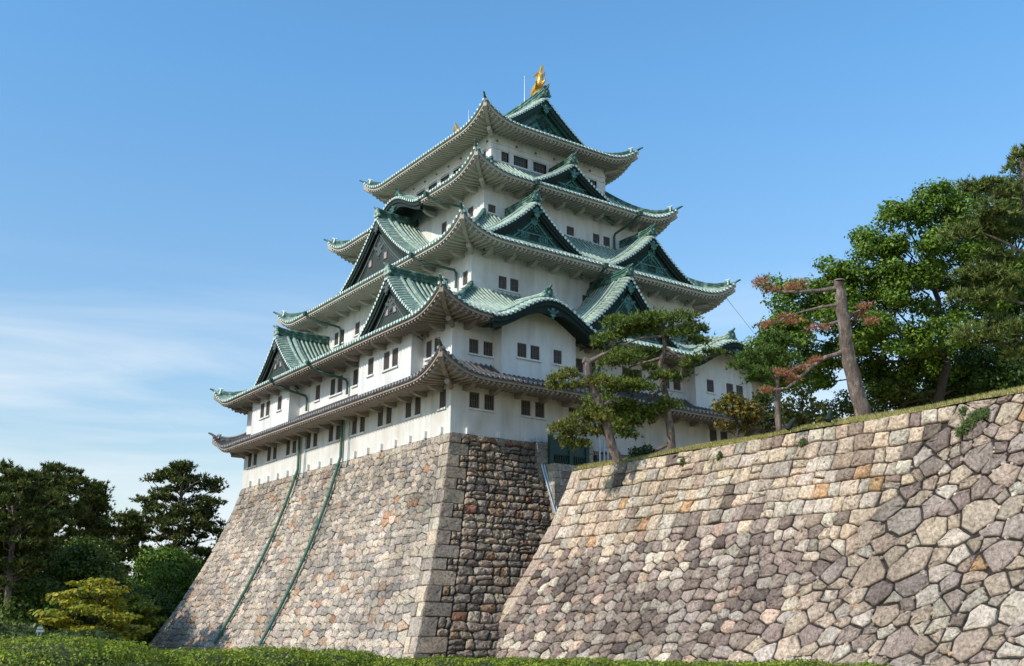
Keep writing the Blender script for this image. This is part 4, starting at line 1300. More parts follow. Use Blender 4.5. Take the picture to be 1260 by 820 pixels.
for a, b in ((7.69, 9.11), (9.39, 10.61)):
    mb = MB()
    mb.box(a, b, -1.04, -.96, -.85, .36)
    mb.box(a, b, -1.08, -1.042, .20, .30); mb.box(a, b, -1.08, -1.042, -.80, -.68)
    gp("panel", mb, M['gate'])
    mb = MB()
    x = a + .1
    while x < b - .05: mb.box(x - .035, x + .035, -1.03, -.97, -1.53, -.852); x += .2
    gp("gate_bars", mb, M['steel'] if False else M['gate'])
pm = MB()
for x in (11.75, 12.15, 12.5): pm.tube([(x, -1.25, -1.54), (x + .02, -1.25, .7)], .07, 8)
pm.tube([(11.7, -1.25, .1), (12.55, -1.25, .1)], .04, 6)
tag(pm.build("pipe_stand", M['steel']), "three upright pale blue-grey pipes right of the green gate", "pipes")

# thin earthing cable from the third roof's corner to the low roof at right
cb = MB(); cb.tube([(29.3, 2.2, 15.6), (30.6, .6, 12.4), (31.6, -.6, 10.2)], .02, 5)
tag(cb.build("cable", M['bars']), "thin dark cable slanting from the right eave corner into the sky", "cable")

# floodlights on the grass edge
def floodlight(y, dx, tilt, label):
    x = WX - (y - WY) * .035 + dx
    r = empty("floodlight", (x, y, ZT + .2)); tag(r, label, "floodlight", "floodlights on the grass edge")
    mb = MB(); mb.tube([(0, 0, -.05), (-.05, 0, .22)], .03, 6); mb.build("bracket", M['bars'], r)
    mb = MB(); mb.tube([(.18, 0, .55), (-.05, .0, .3), (-.22, .02, .02)], [.11, .13, .15], 10); o = mb.build("lamp_housing", M['barge'], r)
    o.rotation_euler = (0, 0, tilt)
floodlight(-26.15, -.12, 0.3, "black floodlight leaning over the wall edge beside the cut pine trunk")
floodlight(-23.7, .15, -.5, "small black floodlight on the grass left of the cut pine trunk")
# ------------------------------------------------------------------ planting
def rnd_dirs(n, rs):
    v = rs.normal(size=(n, 3)); return v / np.linalg.norm(v, axis=1, keepdims=True)

def leaf_quads(P, Nn, size, rs, aspect=1.5, tri=False):
    """one leaf-shaped quad (a kite) at each P, lying across normal Nn"""
    n = len(P)
    a = np.cross(Nn, rs.normal(size=(n, 3))); a /= np.linalg.norm(a, axis=1, keepdims=True) + 1e-9
    b = np.cross(Nn, a)
    s = size * rs.uniform(.6, 1.3, (n, 1))
    V = np.empty((n, 4, 3))
    V[:, 0] = P - a * s * aspect * .5
    V[:, 1] = P + b * s * .45 + Nn * s * .08
    V[:, 2] = P + a * s * aspect * .5
    V[:, 3] = P - b * s * .45 + Nn * s * .08
    return V.reshape(-1, 3)

def tones(n, per, cols, rs, jit=.25):
    cols = np.array(cols, float); idx = rs.randint(0, len(cols), n)
    c = cols[idx] * rs.uniform(1 - jit, 1 + jit, (n, 1))
    c = np.clip(c, 0.005, .9)
    out = np.ones((n, 4)); out[:, :3] = c
    return np.repeat(out, per, axis=0)

def clump_leaves(centers, radii, per_area, size, rs, up=.35, shell=.55):
    """leaves through ellipsoid clumps, denser near their skins"""
    Ps, Ns = [], []
    for c, r in zip(centers, radii):
        r = np.asarray(r, float)
        area = 4 * math.pi * ((r[0] * r[1]) ** 1.6 / 3 + (r[0] * r[2]) ** 1.6 / 3 + (r[1] * r[2]) ** 1.6 / 3) ** (1 / 1.6)
        n = max(12, int(area * per_area))
        d = rnd_dirs(n, rs)
        k = shell + (1 - shell) * rs.uniform(0, 1, (n, 1)) ** .6
        k = k * (1 + .18 * np.sin(d[:, :1] * 7 + c[0]) * np.cos(d[:, 1:2] * 6 + c[1]) + .12 * rs.normal(size=(n, 1)))
        Ps.append(np.asarray(c) + d * r * k)
        nn = d + rs.normal(size=(n, 3)) * .55 + np.array([0, 0, up]); nn /= np.linalg.norm(nn, axis=1, keepdims=True)
        Ns.append(nn)
    return np.vstack(Ps), np.vstack(Ns)

def limb(mb, p0, p1, r0, r1, rs, bend=.12, n=5, seg=7):
    p0, p1 = Vector(p0), Vector(p1); L = (p1 - p0).length
    pts = []; off = Vector((0, 0, 0))
    for i in range(n + 1):
        u = i / n
        if 0 < i < n: off = Vector(rs.normal(size=3)) * L * bend * .5
        else: off = Vector((0, 0, 0))
        pts.append(p0.lerp(p1, u) + off)
    mb.tube(pts, [r0 + (r1 - r0) * i / n for i in range(n + 1)], seg)
    return pts

def tuft_cloud(centers, radii, dens, rs_, L=.26, wid=.075):
    """needle sprays: narrow blades fanning up and out from the pads"""
    P, D = [], []
    for c, r in zip(centers, radii):
        r = np.asarray(r, float); n = max(30, int(dens * (r[0] * r[1] * 2.2 + r[0] * r[2] * 3)))
        d = rnd_dirs(n, rs_); d[:, 2] = np.where(d[:, 2] < -.2, -d[:, 2], d[:, 2])
        k = rs_.uniform(.25, 1.0, (n, 1)) ** .5 * (1 + .26 * rs_.normal(size=(n, 1)))
        P.append(np.asarray(c) + d * r * k); D.append(d * .8 + np.array([0, 0, .7]))
    P = np.vstack(P); D = np.vstack(D)
    m_ = 7
    n = len(P)
    P2 = np.repeat(P, m_, 0); D2 = np.repeat(D, m_, 0) + rs_.normal(size=(n * m_, 3)) * .75
    D2 /= np.linalg.norm(D2, axis=1, keepdims=True)
    s = np.cross(D2, rs_.normal(size=D2.shape)); s /= np.linalg.norm(s, axis=1, keepdims=True)
    l = L * rs_.uniform(.5, 1.1, (n * m_, 1)); w = L * wid
    V = np.empty((n * m_, 3, 3)); V[:, 0] = P2 - s * w; V[:, 1] = P2 + s * w; V[:, 2] = P2 + D2 * l
    return V.reshape(-1, 3), n, m_
PINE_T = [(.13, .19, .03), (.17, .22, .035), (.075, .12, .02), (.22, .25, .045), (.12, .17, .04)]

VIEW = Vector((math.sin(YAW), math.cos(YAW), 0)); RIGHT = Vector((math.cos(YAW), -math.sin(YAW), 0))
F_PX = 1277.1
def at_px(px, py, depth):
    """a world point seen at photo pixel (px, py) at that depth along the view (used once to survey where things stand)"""
    d = _fw + _r2 * ((px - 630) / F_PX) - _u2 * ((py - 410) / F_PX)
    return CAM_POS + d * depth
def on_ground(px, dist, z=GZ, py=774):
    d = _fw + _r2 * ((px - 630) / F_PX) - _u2 * ((py - 410) / F_PX); h = Vector((d.x, d.y, 0)).normalized()
    return Vector((CAM_POS.x, CAM_POS.y, 0)) + h * dist + Vector((0, 0, z))

def crown_tree(name, base, height, clumps, leaf_cols, label, cat="tree", group=None, leaf=.2, dens=14, trunk_r=.25, trunk_lean=(0, 0), m='leaf', bark='bark_dark', seed=1, flat=1.0, shell=.55, up=.35, aspect=1.5, crown_from=.35):
    """clumps: (dx, dy, z, rx, ry, rz) relative to the base"""
    rs = np.random.RandomState(seed)
    root = empty(name, base); tag(root, label, cat, group)
    tm = MB()
    top = Vector((trunk_lean[0], trunk_lean[1], height * .8))
    tp = limb(tm, (0, 0, -.3), top, trunk_r, trunk_r * .25, rs, bend=.05, n=7, seg=9)
    for (dx, dy, z, rx, ry, rz) in (clumps if len(clumps) < 40 else clumps[::max(1, len(clumps) // 22)]):
        u = min(.95, max(crown_from * .6, (z - rz) / (height * .8) * .85))
        j = u * 7; i = int(j); a = tp[i].lerp(tp[min(i + 1, 7)], j - i)
        limb(tm, a, (dx, dy, z - rz * .2), trunk_r * .38 * (1 - u * .5), .03, rs, bend=.14, n=4, seg=5)
    tm.build("trunk", M[bark], root)
    C = [(c[0], c[1], c[2]) for c in clumps]; Rr = [(c[3], c[4], c[5]) for c in clumps]
    P, N_ = clump_leaves(C, Rr, dens, leaf, rs, up=up, shell=shell)
    V = leaf_quads(P, N_, leaf, rs, aspect)
    # each clump has its own mean tone (fresh or old growth)
    np_mesh("crown", V, 4, M[m], root, tones(len(P), 4, leaf_cols, rs))
    return root

def blob_clumps(n, cx, cy, z0, z1, R, rs, r=(.9, 1.6), prof=None, flat=.7):
    out = []
    for i in range(n):
        z = z0 + (z1 - z0) * rs.uniform(0, 1) ** .9
        u = (z - z0) / (z1 - z0)
        rad = R * (prof(u) if prof else math.sqrt(max(.05, 1 - (2 * u - .8) ** 2 / 1.5)))
        a = rs.uniform(0, 2 * math.pi); q = rad * math.sqrt(rs.uniform(.1, 1))
        s = rs.uniform(*r)
        out.append((cx + q * math.cos(a), cy + q * math.sin(a), z, s, s, s * flat))
    return out

DARK_PINE = [(.075, .10, .018), (.11, .13, .022), (.045, .065, .015), (.15, .16, .035)]
BROAD = [(.10, .19, .018), (.15, .25, .025), (.065, .12, .014), (.21, .30, .035)]
YELLOW = [(.38, .34, .025), (.26, .28, .025), (.48, .38, .03), (.16, .20, .02)]
HEDGE = [(.20, .27, .018), (.26, .31, .02), (.13, .19, .015), (.32, .33, .03)]
rs = np.random.RandomState(5)

# ---- far left: tall pines with clumped dark crowns, broadleaf shrubs in front
def far_pine(px, dist, py_top, width, label, seed, n=46, low=.25, dens=16, lean=0.0, prof=None, cols=DARK_PINE, leaf=.24):
    b = on_ground(px, dist, py=640)
    d_ = _fw + _r2 * ((px - 630) / F_PX) - _u2 * ((py_top - 410) / F_PX)
    H = CAM_POS.z + dist * d_.z / math.hypot(d_.x, d_.y) - GZ
    r_ = np.random.RandomState(seed)
    W = width / F_PX * dist / 2
    pf = prof or (lambda u: .55 + .75 * u if u < .55 else 1.15 * math.sqrt(max(0.03, 1 - ((u - .55) / .5) ** 2)))
    k_ = dist / 100
    cl = blob_clumps(int(n * 2.0), 0, 0, H * low, H - .5 * k_, W * 1.0, r_, r=(.38 * k_, 1.0 * k_), prof=pf, flat=.55)
    root = empty("pine_tree", b); tag(root, label, "pine tree")
    tm = MB(); tp = limb(tm, (0, 0, -.3), (lean, lean * .5, H * .93), .34, .07, r_, bend=.04, n=7, seg=9)
    for c in cl[::3]:
        j = min(6.5, max(.5, c[2] / H * 6.6)); i = int(j)
        limb(tm, tp[i].lerp(tp[i + 1], j - i), c[:3], .09, .03, r_, bend=.1, n=3, seg=5)
    tm.build("trunk", M['bark'], root)
    V, nn, m_ = tuft_cloud([c[:3] for c in cl], [c[3:] for c in cl], dens, r_, leaf * 1.7, wid=.16)
    cc = np.array(cols)[r_.randint(0, len(cols), nn)] * r_.uniform(.7, 1.3, (nn, 1))
    T = np.ones((nn * m_ * 3, 4)); T[:, :3] = np.repeat(cc, m_ * 3, 0)
    np_mesh("crown", V, 3, M['needle'], root, T)
    return root
far_pine(222, 116, 568, 112, "lone tall dark pine just left of the stone base", 31, n=85, low=.38, prof=lambda u: 1.0 if u < .35 else .98 * math.sqrt(max(0.04, 1 - ((u - .35) / .68) ** 2)))
far_pine(70, 100, 571, 62, "tall dark pine with bare gaps in its crown, left of the pointed one", 32, n=44, low=.45)
far_pine(113, 104, 592, 58, "narrow pointed dark pine right of the gappy tall one", 33, n=56, low=.30, prof=lambda u: 1.15 * (1 - u) ** .7 + .08)
far_pine(146, 112, 628, 50, "short dark pine between the pointed pine and the lone tall pine", 34, n=34, low=.3)
far_pine(20, 84, 578, 90, "broad dark pine at the left edge behind the leafy tree", 35, n=70, low=.3)
far_pine(-40, 86, 560, 110, "dark pine cut by the left frame edge", 36, n=50, low=.3)

def shrub_tree(px, dist, py_top, width, cols, label, seed, n=30, name="broadleaf_tree", cat="tree", leaf=.2, dens=17, low=.08, flat=.6, r=(.7, 1.5), trunk_r=.16, m='leaf', z=GZ, up=.35, group=None, shell=.5):
    b = on_ground(px, dist, z, py=720); d_ = _fw + _r2 * ((px - 630) / F_PX) - _u2 * ((py_top - 410) / F_PX); H = CAM_POS.z + dist * d_.z / math.hypot(d_.x, d_.y) - z
    W = width / F_PX * dist / 2; r_ = np.random.RandomState(seed)
    k_ = dist / 75; cl = blob_clumps(int(n * 1.3), 0, 0, H * low, H * .90, W * .85, r_, r=(r[0] * k_, r[1] * k_), flat=flat)
    return crown_tree(name, b, H, cl, cols, label, cat, group, leaf=leaf, dens=dens, trunk_r=trunk_r, m=m, seed=seed, up=up, shell=shell)
DK_BROAD = [(.08, .13, .016), (.12, .18, .02), (.05, .085, .013)]
shrub_tree(14, 92, 598, 105, [(.085, .13, .018), (.12, .17, .025), (.05, .08, .014)], "large leafy green tree at the left edge of the view", 41, n=70, leaf=.19, dens=16)
shrub_tree(-60, 90, 600, 110, DK_BROAD, "dark leafy tree cut off by the left frame edge", 42, n=50)
shrub_tree(200, 110, 672, 100, BROAD, "rounded bright green tree in front of the lone tall pine", 43, n=46, leaf=.19)
shrub_tree(258, 120, 668, 60, [(.09, .14, .02), (.12, .17, .03)], "light green bush against the left edge of the stone base", 44, n=22)
shrub_tree(100, 96, 660, 120, DK_BROAD, "dark leafy undergrowth tree below the pointed pine", 45, n=56)
shrub_tree(120, 72, 702, 130, YELLOW, "brightest yellow maple with layered sprays in front of the dark trees", 46, n=46, flat=.22, r=(.7, 1.3), leaf=.22, name="maple_tree", cat="maple", up=1.2)
shrub_tree(152, 96, 722, 88, [(.20, .26, .025), (.30, .32, .03), (.12, .17, .02)], "loose yellow-green maple right of the brightest maple, by the base corner", 53, n=34, flat=.28, r=(.6, 1.1), leaf=.2, name="maple_tree", cat="maple", up=1.1)
shrub_tree(196, 112, 745, 40, YELLOW[1:] , "low yellow-tipped shrub beside the stone base foot", 47, n=14, flat=.25, name="shrub", cat="shrub", up=1.0, trunk_r=.08)
shrub_tree(36, 86, 715, 90, DK_BROAD, "dark shrub under the left edge tree", 48, n=30, name="shrub", cat="shrub")
shrub_tree(232, 120, 720, 90, DK_BROAD, "dark shrub filling the gap behind the stone base foot", 49, n=30, name="shrub", cat="shrub")
shrub_tree(165, 106, 725, 110, DK_BROAD, "dark shrub mass behind the yellow-green maple", 50, n=34, name="shrub", cat="shrub")

# far wood behind everything at left: one mass
r_ = np.random.RandomState(70)
C, Rr = [], []
for k in range(150):
    px = r_.uniform(-160, 420); d = r_.uniform(128, 155); b = on_ground(px, d)
    C.append((b.x, b.y, GZ + r_.uniform(.5, 8.0))); Rr.append((2.6, 2.6, 1.9))
P, N_ = clump_leaves(C, Rr, 3.2, .5, r_)
far = np_mesh("far_wood", leaf_quads(P, N_, .5, r_), 4, M['leaf'], None, tones(len(P), 4, DK_BROAD, r_)); tag(far, "far dark wood behind the left trees", kind="stuff")

# ---- clipped hedges in the foreground
def hedge(name, pts, label, cols=HEDGE, seed=1, dens=460, leaf=.045, zt=1.0, group=None):
    """pts: list of (px, dist, half width, top z over the ground)"""
    rs_ = np.random.RandomState(seed)
    root = empty(name, on_ground(pts[0][0], pts[0][1])); tag(root, label, "hedge", group)
    base_ = root.location.copy()
    C, Rr = [], []
    core_ = MB()
    for a, b in zip(pts, pts[1:]):
        pa, pb = on_ground(a[0], a[1]), on_ground(b[0], b[1])
        n = max(1, int((pb - pa).length / (.9 * (a[2] + b[2]) / 2)))
        for i in range(n):
            u = i / n
            p = pa.lerp(pb, u) - base_; w = a[2] + (b[2] - a[2]) * u; h = a[3] + (b[3] - a[3]) * u
            h *= 1 + rs_.uniform(-.03, .03)
            C.append((p.x, p.y, h * .45)); Rr.append((w * 1.15, w * 1.15, h * .55))
    Ps, Ns = [], []
    for c, r in zip(C, Rr):
        r = np.array(r); n = int(4 * math.pi * r[0] * r[1] * .6 * dens)
        d = rnd_dirs(n, rs_); d[:, 2] = np.abs(d[:, 2]) * np.where(rs_.uniform(size=n) < .8, 1, -1)
        e = .8
        q = np.sign(d) * np.abs(d) ** e
        q /= (np.abs(q) ** 2.6).sum(1, keepdims=True) ** (1 / 2.6)
        bump = 1 + .055 * np.sin(q[:, :1] * 9 + c[0] * 3) * np.sin(q[:, 1:2] * 8 + c[1] * 2) + .03 * rs_.normal(size=(n, 1))
        Ps.append(np.array(c) + q * r * bump * rs_.uniform(.90, 1.0, (n, 1)))
        nn = d + rs_.normal(size=(n, 3)) * .7 + np.array([0, 0, .4]); nn /= np.linalg.norm(nn, axis=1, keepdims=True); Ns.append(nn)
        # solid twiggy core
        rows = []
        for i in range(7):
            ph = math.pi * (i / 6 - .5)
            rows.append([(c[0] + r[0] * .86 * math.cos(ph) * math.cos(t), c[1] + r[1] * .86 * math.cos(ph) * math.sin(t), c[2] + r[2] * .86 * math.sin(ph)) for t in [2 * math.pi * k / 12 for k in range(12)]])
        core_.grid(rows, 0, True, close=True)
    P = np.vstack(Ps); N_ = np.vstack(Ns)
    keep_ = P[:, 2] > 0
    P, N_ = P[keep_], N_[keep_]
    T = tones(len(P), 4, cols, rs_, .35)
    pt_ = 1 + .28 * np.sin(P[:, 0] * 4.1 + 1.3 * np.sin(P[:, 1] * 3.7)) * np.sin(P[:, 1] * 5.3 + P[:, 2] * 6) + .15 * np.sin(P[:, 0] * 11) * np.sin(P[:, 1] * 13)
    T[:, :3] *= np.repeat(pt_, 4)[:, None]
    np_mesh("foliage", leaf_quads(P, N_, leaf, rs_, 1.6), 4, M['leaf'], root, T)
    core_.build("twig_core", M['twig'], root)
    return root
M['twig'] = mat("twiggy_hedge_core", (.05, .06, .015), .95, .4, 8)
hedge("hedge", [(-60, 24, 1.5, 1.42), (60, 23.5, 1.5, 1.43), (120, 25, 1.4, 1.40), (165, 27, 1.2, 1.32)], "bright clipped hedge at the lower left corner", seed=1)
hedge("hedge", [(195, 25, 1.0, 1.1), (250, 25.5, 1.25, 1.2), (330, 26, 1.25, 1.2), (400, 27, 1.1, 1.12), (450, 29, 1.0, 1.05)], "rounded clipped hedge in front of the two drainpipes", seed=2)
hedge("hedge", [(100, 20, .9, .85), (170, 20.5, 1.0, 1.0), (230, 21.5, .9, .95)], "darker low hedge mound nearest the camera, left of centre", seed=3, cols=[(.08, .12, .015), (.11, .15, .018), (.06, .09, .012)])
hedge("hedge", [(440, 27, .9, .93), (600, 27, .9, .93), (760, 27, .9, .92), (900, 27, .9, .87), (985, 27, .85, .92), (1060, 27, .8, .86), (1135, 27, .7, .74)], "long low flat hedge along the foot of the retaining wall", seed=4)
# far flat hedges at left
hedge("hedge", [(-80, 46, .9, 1.50), (60, 46, .9, 1.50), (120, 46.5, .9, 1.50), (168, 47, .9, 1.48)], "far dark flat-topped hedge at left below the maples", seed=5, cols=[(.05, .085, .015), (.07, .11, .02)], dens=60, leaf=.13)
hedge("hedge", [(-60, 58, 1.0, 1.95), (30, 58, 1.0, 1.95), (75, 58, 1.0, 1.9)], "far taller hedge at the left edge behind the flat-topped one", seed=6, cols=[(.09, .12, .015), (.12, .14, .02)], dens=50, leaf=.14)

# little white sign post at left
b = on_ground(47, 44)
sg_ = empty("sign_post", b); tag(sg_, "small white sign board on legs in front of the far hedge", "sign")
mb = MB(); mb.box(-.015, .015, -.015, .015, 0, 1.5); mb.box(.1, .13, -.015, .015, 0, 1.5); mb.build("post", M['steel'], sg_)
mb = MB(); mb.box(-.06, .18, -.04, -.016, 1.44, 1.53); mb.box(-.04, .15, -.04, -.016, 1.56, 1.63); o = mb.build("board", M['plaster'], sg_)

# ---- grass along the terrace edge (nobody could count it)
r_ = np.random.RandomState(90)
n = 26000
yy = r_.uniform(-48, -7.2, n); dx = r_.uniform(0, 1, n) ** 1.6 * 2.6 - .06
xx = WX - (yy - WY) * .035 + .02 + dx
zz = np.array([tz(max(d, 0), y) for d, y in zip(dx, yy)])
h = r_.uniform(.05, .15, n); ang = r_.uniform(0, 6.28, n)
V = np.empty((n, 3, 3)); w = .02
V[:, 0] = np.c_[xx - w * np.cos(ang), yy - w * np.sin(ang), zz - .03]
V[:, 1] = np.c_[xx + w * np.cos(ang), yy + w * np.sin(ang), zz - .03]
V[:, 2] = np.c_[xx + r_.normal(size=n) * .06 - .03, yy + r_.normal(size=n) * .06, zz + h]
g = np_mesh("grass", V.reshape(-1, 3), 3, M['leaf'], None, tones(n, 3, [(.52, .42, .18), (.42, .38, .13), (.32, .34, .08), (.58, .46, .24), (.22, .28, .05)], r_)); tag(g, "dry grass growing along the terrace edge", kind="stuff")

# ---- pruned pines on the terrace
def garden_pine(depth, base_px, trunk_px, limbs, pads, label, seed, trunk_r=(.24, .1), dens=62, cols=PINE_T, name="pine_tree", cat="pine tree", L=.27, wid=.115, mname='needle', bark='bark', thick=None, group=None):
    """everything given in photo pixels at one depth, with a depth offset as third number, then built as real volumes"""
    rs_ = np.random.RandomState(seed)
    B = at_px(*base_px, depth); B.z = min(B.z, ZT + .25)
    root = empty(name, B); tag(root, label, cat, group)
    def W(px, py, dd=0.0): return at_px(px, py, depth + dd) - B
    tm = MB()
    def path(pp, r0, r1):
        pts = [W(*p) for p in pp]
        # subdivide with slight wobble
        fine = []
        for a, b in zip(pts, pts[1:]):
            for i in range(3): fine.append(a.lerp(b, i / 3) + Vector(rs_.normal(size=3)) * r0 * (.09 if i else .03))
        fine.append(pts[-1]); n_ = len(fine)
        tm.tube(fine, [r0 + (r1 - r0) * i / (n_ - 1) for i in range(n_)], 9)
    path(trunk_px, *trunk_r)
    for lb in limbs: path(lb[1:], lb[0], lb[0] * .35)
    tm.build("trunk", M[bark], root)
    C, Rr = [], []
    S = depth / F_PX
    for (px, py, rx, ry, dd) in pads:
        nsub = max(2, int(rx / 9))
        for k in range(nsub):
            u = (k + .5) / nsub * 2 - 1
            q = W(px + u * rx * .75 + rs_.uniform(-3, 3), py + rs_.uniform(-.45, .45) * ry, dd + rs_.uniform(-.5, .5) * rx * S)
            rr = max(.30, rx * S / nsub * 1.5 * rs_.uniform(.8, 1.2))
            C.append(tuple(q)); Rr.append((rr, rr * 1.2, max(.22, ry * S * rs_.uniform(.95, 1.6))))
        # twig to the pad
    V, n, m_ = tuft_cloud(C, Rr, dens, rs_, L, wid)
    cols_ = np.array(cols)[rs_.randint(0, len(cols), n)] * rs_.uniform(.55, 1.5, (n, 1))
    T = np.ones((n * m_ * 3, 4)); T[:, :3] = np.repeat(cols_, m_ * 3, 0)
    np_mesh("crown", V, 3, M[mname], root, T)
    return root

garden_pine(62, (820, 572), [(820, 574), (826, 550), (823, 520), (820, 498), (815, 470), (812, 450), (818, 425), (815, 400)],
    [(.11, (812, 480), (790, 500), (775, 515)), (.1, (816, 440), (790, 447), (775, 452)), (.1, (818, 428), (840, 442), (852, 448)), (.09, (816, 414), (790, 416), (768, 424)), (.08, (816, 402), (835, 412), (850, 400)),
     (.07, (840, 442), (838, 460), (843, 478)), (.13, (826, 545), (800, 558), (795, 580)), (.08, (822, 515), (800, 505), (780, 500)), (.09, (812, 455), (790, 470), (765, 480)), (.06, (843, 440), (865, 440), (885, 437))],
    [(775, 402, 30, 9, 0), (750, 418, 20, 8, .5), (815, 394, 24, 7, -.5), (845, 392, 14, 6, 0), (855, 408, 18, 8, .6), (790, 412, 22, 9, .8), (833, 412, 16, 8, -.6), (757, 450, 24, 11, -.4), (742, 470, 12, 6, 0), (775, 442, 18, 9, .5),
     (800, 438, 14, 7, .8), (850, 448, 14, 8, 0), (878, 437, 11, 5, 0), (775, 470, 14, 8, .6), (785, 482, 24, 8, -.6), (762, 478, 22, 7, -.3), (827, 468, 18, 6, .5), (815, 466, 12, 7, -.6), (748, 515, 22, 20, .6), (768, 512, 24, 16, .3), (782, 522, 18, 16, 0), (760, 498, 20, 8, 0), (822, 499, 14, 8, -.4),
     (800, 455, 10, 6, 0), (858, 422, 12, 5, 0), (735, 425, 8, 4, 0), (800, 510, 16, 10, 0), (768, 535, 16, 8, 0)],
    "twisted pruned pine with layered green pads, right of the two before the keep", 61, trunk_r=(.30, .10))
garden_pine(59, (760, 566), [(760, 568), (752, 545), (745, 515), (738, 500), (730, 480), (724, 462), (723, 445), (718, 443)],
    [(.16, (724, 446), (735, 440), (750, 432)), (.10, (728, 474), (705, 476), (690, 470)), (.09, (736, 500), (715, 515), (700, 524)), (.09, (740, 500), (752, 492), (762, 496)), (.07, (712, 476), (704, 468), (692, 462))],
    [(690, 467, 18, 7, 0), (684, 478, 10, 6, .4), (702, 476, 12, 5, -.4), (732, 474, 14, 7, 0), (696, 527, 16, 9, 0), (725, 515, 20, 10, .4), (745, 520, 14, 8, -.5), (708, 548, 16, 8, .3), (730, 535, 16, 9, 0), (700, 538, 10, 6, 0), (738, 508, 14, 6, .6)],
    "leaning pruned pine with a blunt sawn top, left of the twisted pruned pine", 62, trunk_r=(.27, .20), cols=[(.15, .19, .03), (.21, .22, .04), (.09, .12, .02), (.26, .22, .06)])

# cut pine with brown dead sprays
DEAD = [(.36, .15, .08), (.42, .19, .10), (.30, .12, .06), (.46, .24, .14)]
cut = garden_pine(50, (1064, 520), [(1065, 522), (1056, 490), (1046, 450), (1040, 420), (1037, 390), (1034, 365), (1033, 346)],
    [(.12, (1033, 354), (1015, 357), (990, 359), (965, 360), (945, 356)), (.09, (1034, 375), (1010, 378), (990, 383), (970, 388)), (.09, (1036, 395), (1015, 400), (1000, 398)), (.13, (1042, 430), (1030, 436), (1015, 440), (1000, 450), (985, 464), (968, 478), (952, 480)),
     (.08, (1000, 450), (985, 450), (965, 462)), (.08, (1040, 395), (1048, 386), (1058, 382)), (.05, (970, 388), (955, 398), (945, 402))],
    [(935, 354, 7, 8, 0), (950, 357, 10, 4, 0), (972, 357, 9, 4, 0), (984, 351, 8, 4, .3), (945, 402, 9, 5, 0), (968, 392, 9, 5, .2), (978, 398, 8, 4, 0), (1004, 407, 13, 5, 0), (1063, 378, 9, 5, 0), (1058, 392, 7, 6, .3), (1072, 398, 6, 5, 0), (960, 462, 8, 5, 0), (982, 457, 8, 4, 0), (1003, 446, 6, 4, 0), (944, 482, 8, 4, 0), (975, 470, 6, 4, 0)],
    "sawn-off pine trunk with bare limbs and rust-brown dead sprays", 63, trunk_r=(.40, .25), cols=DEAD, dens=75, wid=.06, L=.2)
mb = MB(); a = at_px(1033, 346, 50); mb.tube([a + Vector((0, 0, .0)), a + Vector((0, 0, .05))], .26, 14)
o = mb.build("sawn_top", M['frame'], cut); o.matrix_parent_inverse = Matrix.Translation(-cut.location)

# slim snag with pine foliage, maples, shrubs on the terrace
garden_pine(53, (958, 535), [(958, 536), (957, 510), (957, 480), (956, 462)], [(.05, (957, 470), (940, 455), (925, 448)), (.05, (957, 490), (945, 480), (935, 470)), (.05, (956, 465), (968, 455), (975, 450))],
    [(925, 445, 16, 9, 0), (945, 438, 18, 9, .5), (910, 455, 12, 6, 0), (935, 460, 16, 8, -.5), (970, 447, 16, 9, 0), (985, 462, 14, 8, .4), (930, 470, 12, 6, .5), (960, 425, 18, 8, .8)],
    "slim dark pine with soft green sprays left of the cut trunk", 64, trunk_r=(.17, .12), cols=[(.09, .16, .03), (.12, .19, .035), (.06, .11, .02)], L=.24, dens=80)

def terrace_bush(px, py_mid, depth, rx, ry, cols, label, seed, name="maple_tree", cat="maple", n=22, leaf=.15, dens=24, r=(.3, .6), flat=.6, rise=0.0, trunk_r=.09, group=None, up=.5, shell=.45):
    rs_ = np.random.RandomState(seed)
    S = depth / F_PX
    mid = at_px(px, py_mid, depth)
    B = Vector((mid.x, mid.y, ZT + .3)); H = mid.z - B.z + ry * S
    cl = []
    for k in range(n):
        d = rnd_dirs(1, rs_)[0] * rs_.uniform(.3, 1) ** .5
        s = rs_.uniform(*r)
        cl.append((d[0] * rx * S, d[1] * rx * S, (mid.z - B.z) + d[2] * ry * S, s, s, s * flat))
    return crown_tree(name, B, max(H, .6), cl, cols, label, cat, group, leaf=leaf, dens=dens, trunk_r=trunk_r, seed=seed, up=up, shell=shell)
terrace_bush(905, 508, 56, 26, 24, [(.22, .16, .02), (.16, .17, .02), (.28, .14, .03), (.10, .11, .02), (.07, .08, .02)], "small maple turning orange and yellow right of the pruned pines", 71, n=34)
terrace_bush(988, 505, 55, 26, 24, [(.14, .17, .02), (.20, .16, .025), (.09, .12, .02)], "yellow-green maple between the slim pine and the cut trunk", 72, n=30)
terrace_bush(940, 505, 58, 22, 22, [(.06, .09, .02), (.09, .12, .02), (.045, .06, .015)], "dark green shrub behind the slim pine", 73, n=24, name="shrub", cat="shrub")
terrace_bush(790, 556, 61, 15, 7, [(.035, .06, .015), (.05, .08, .02)], "low dark bush between the two pruned pine trunks", 74, n=12, name="shrub", cat="shrub")

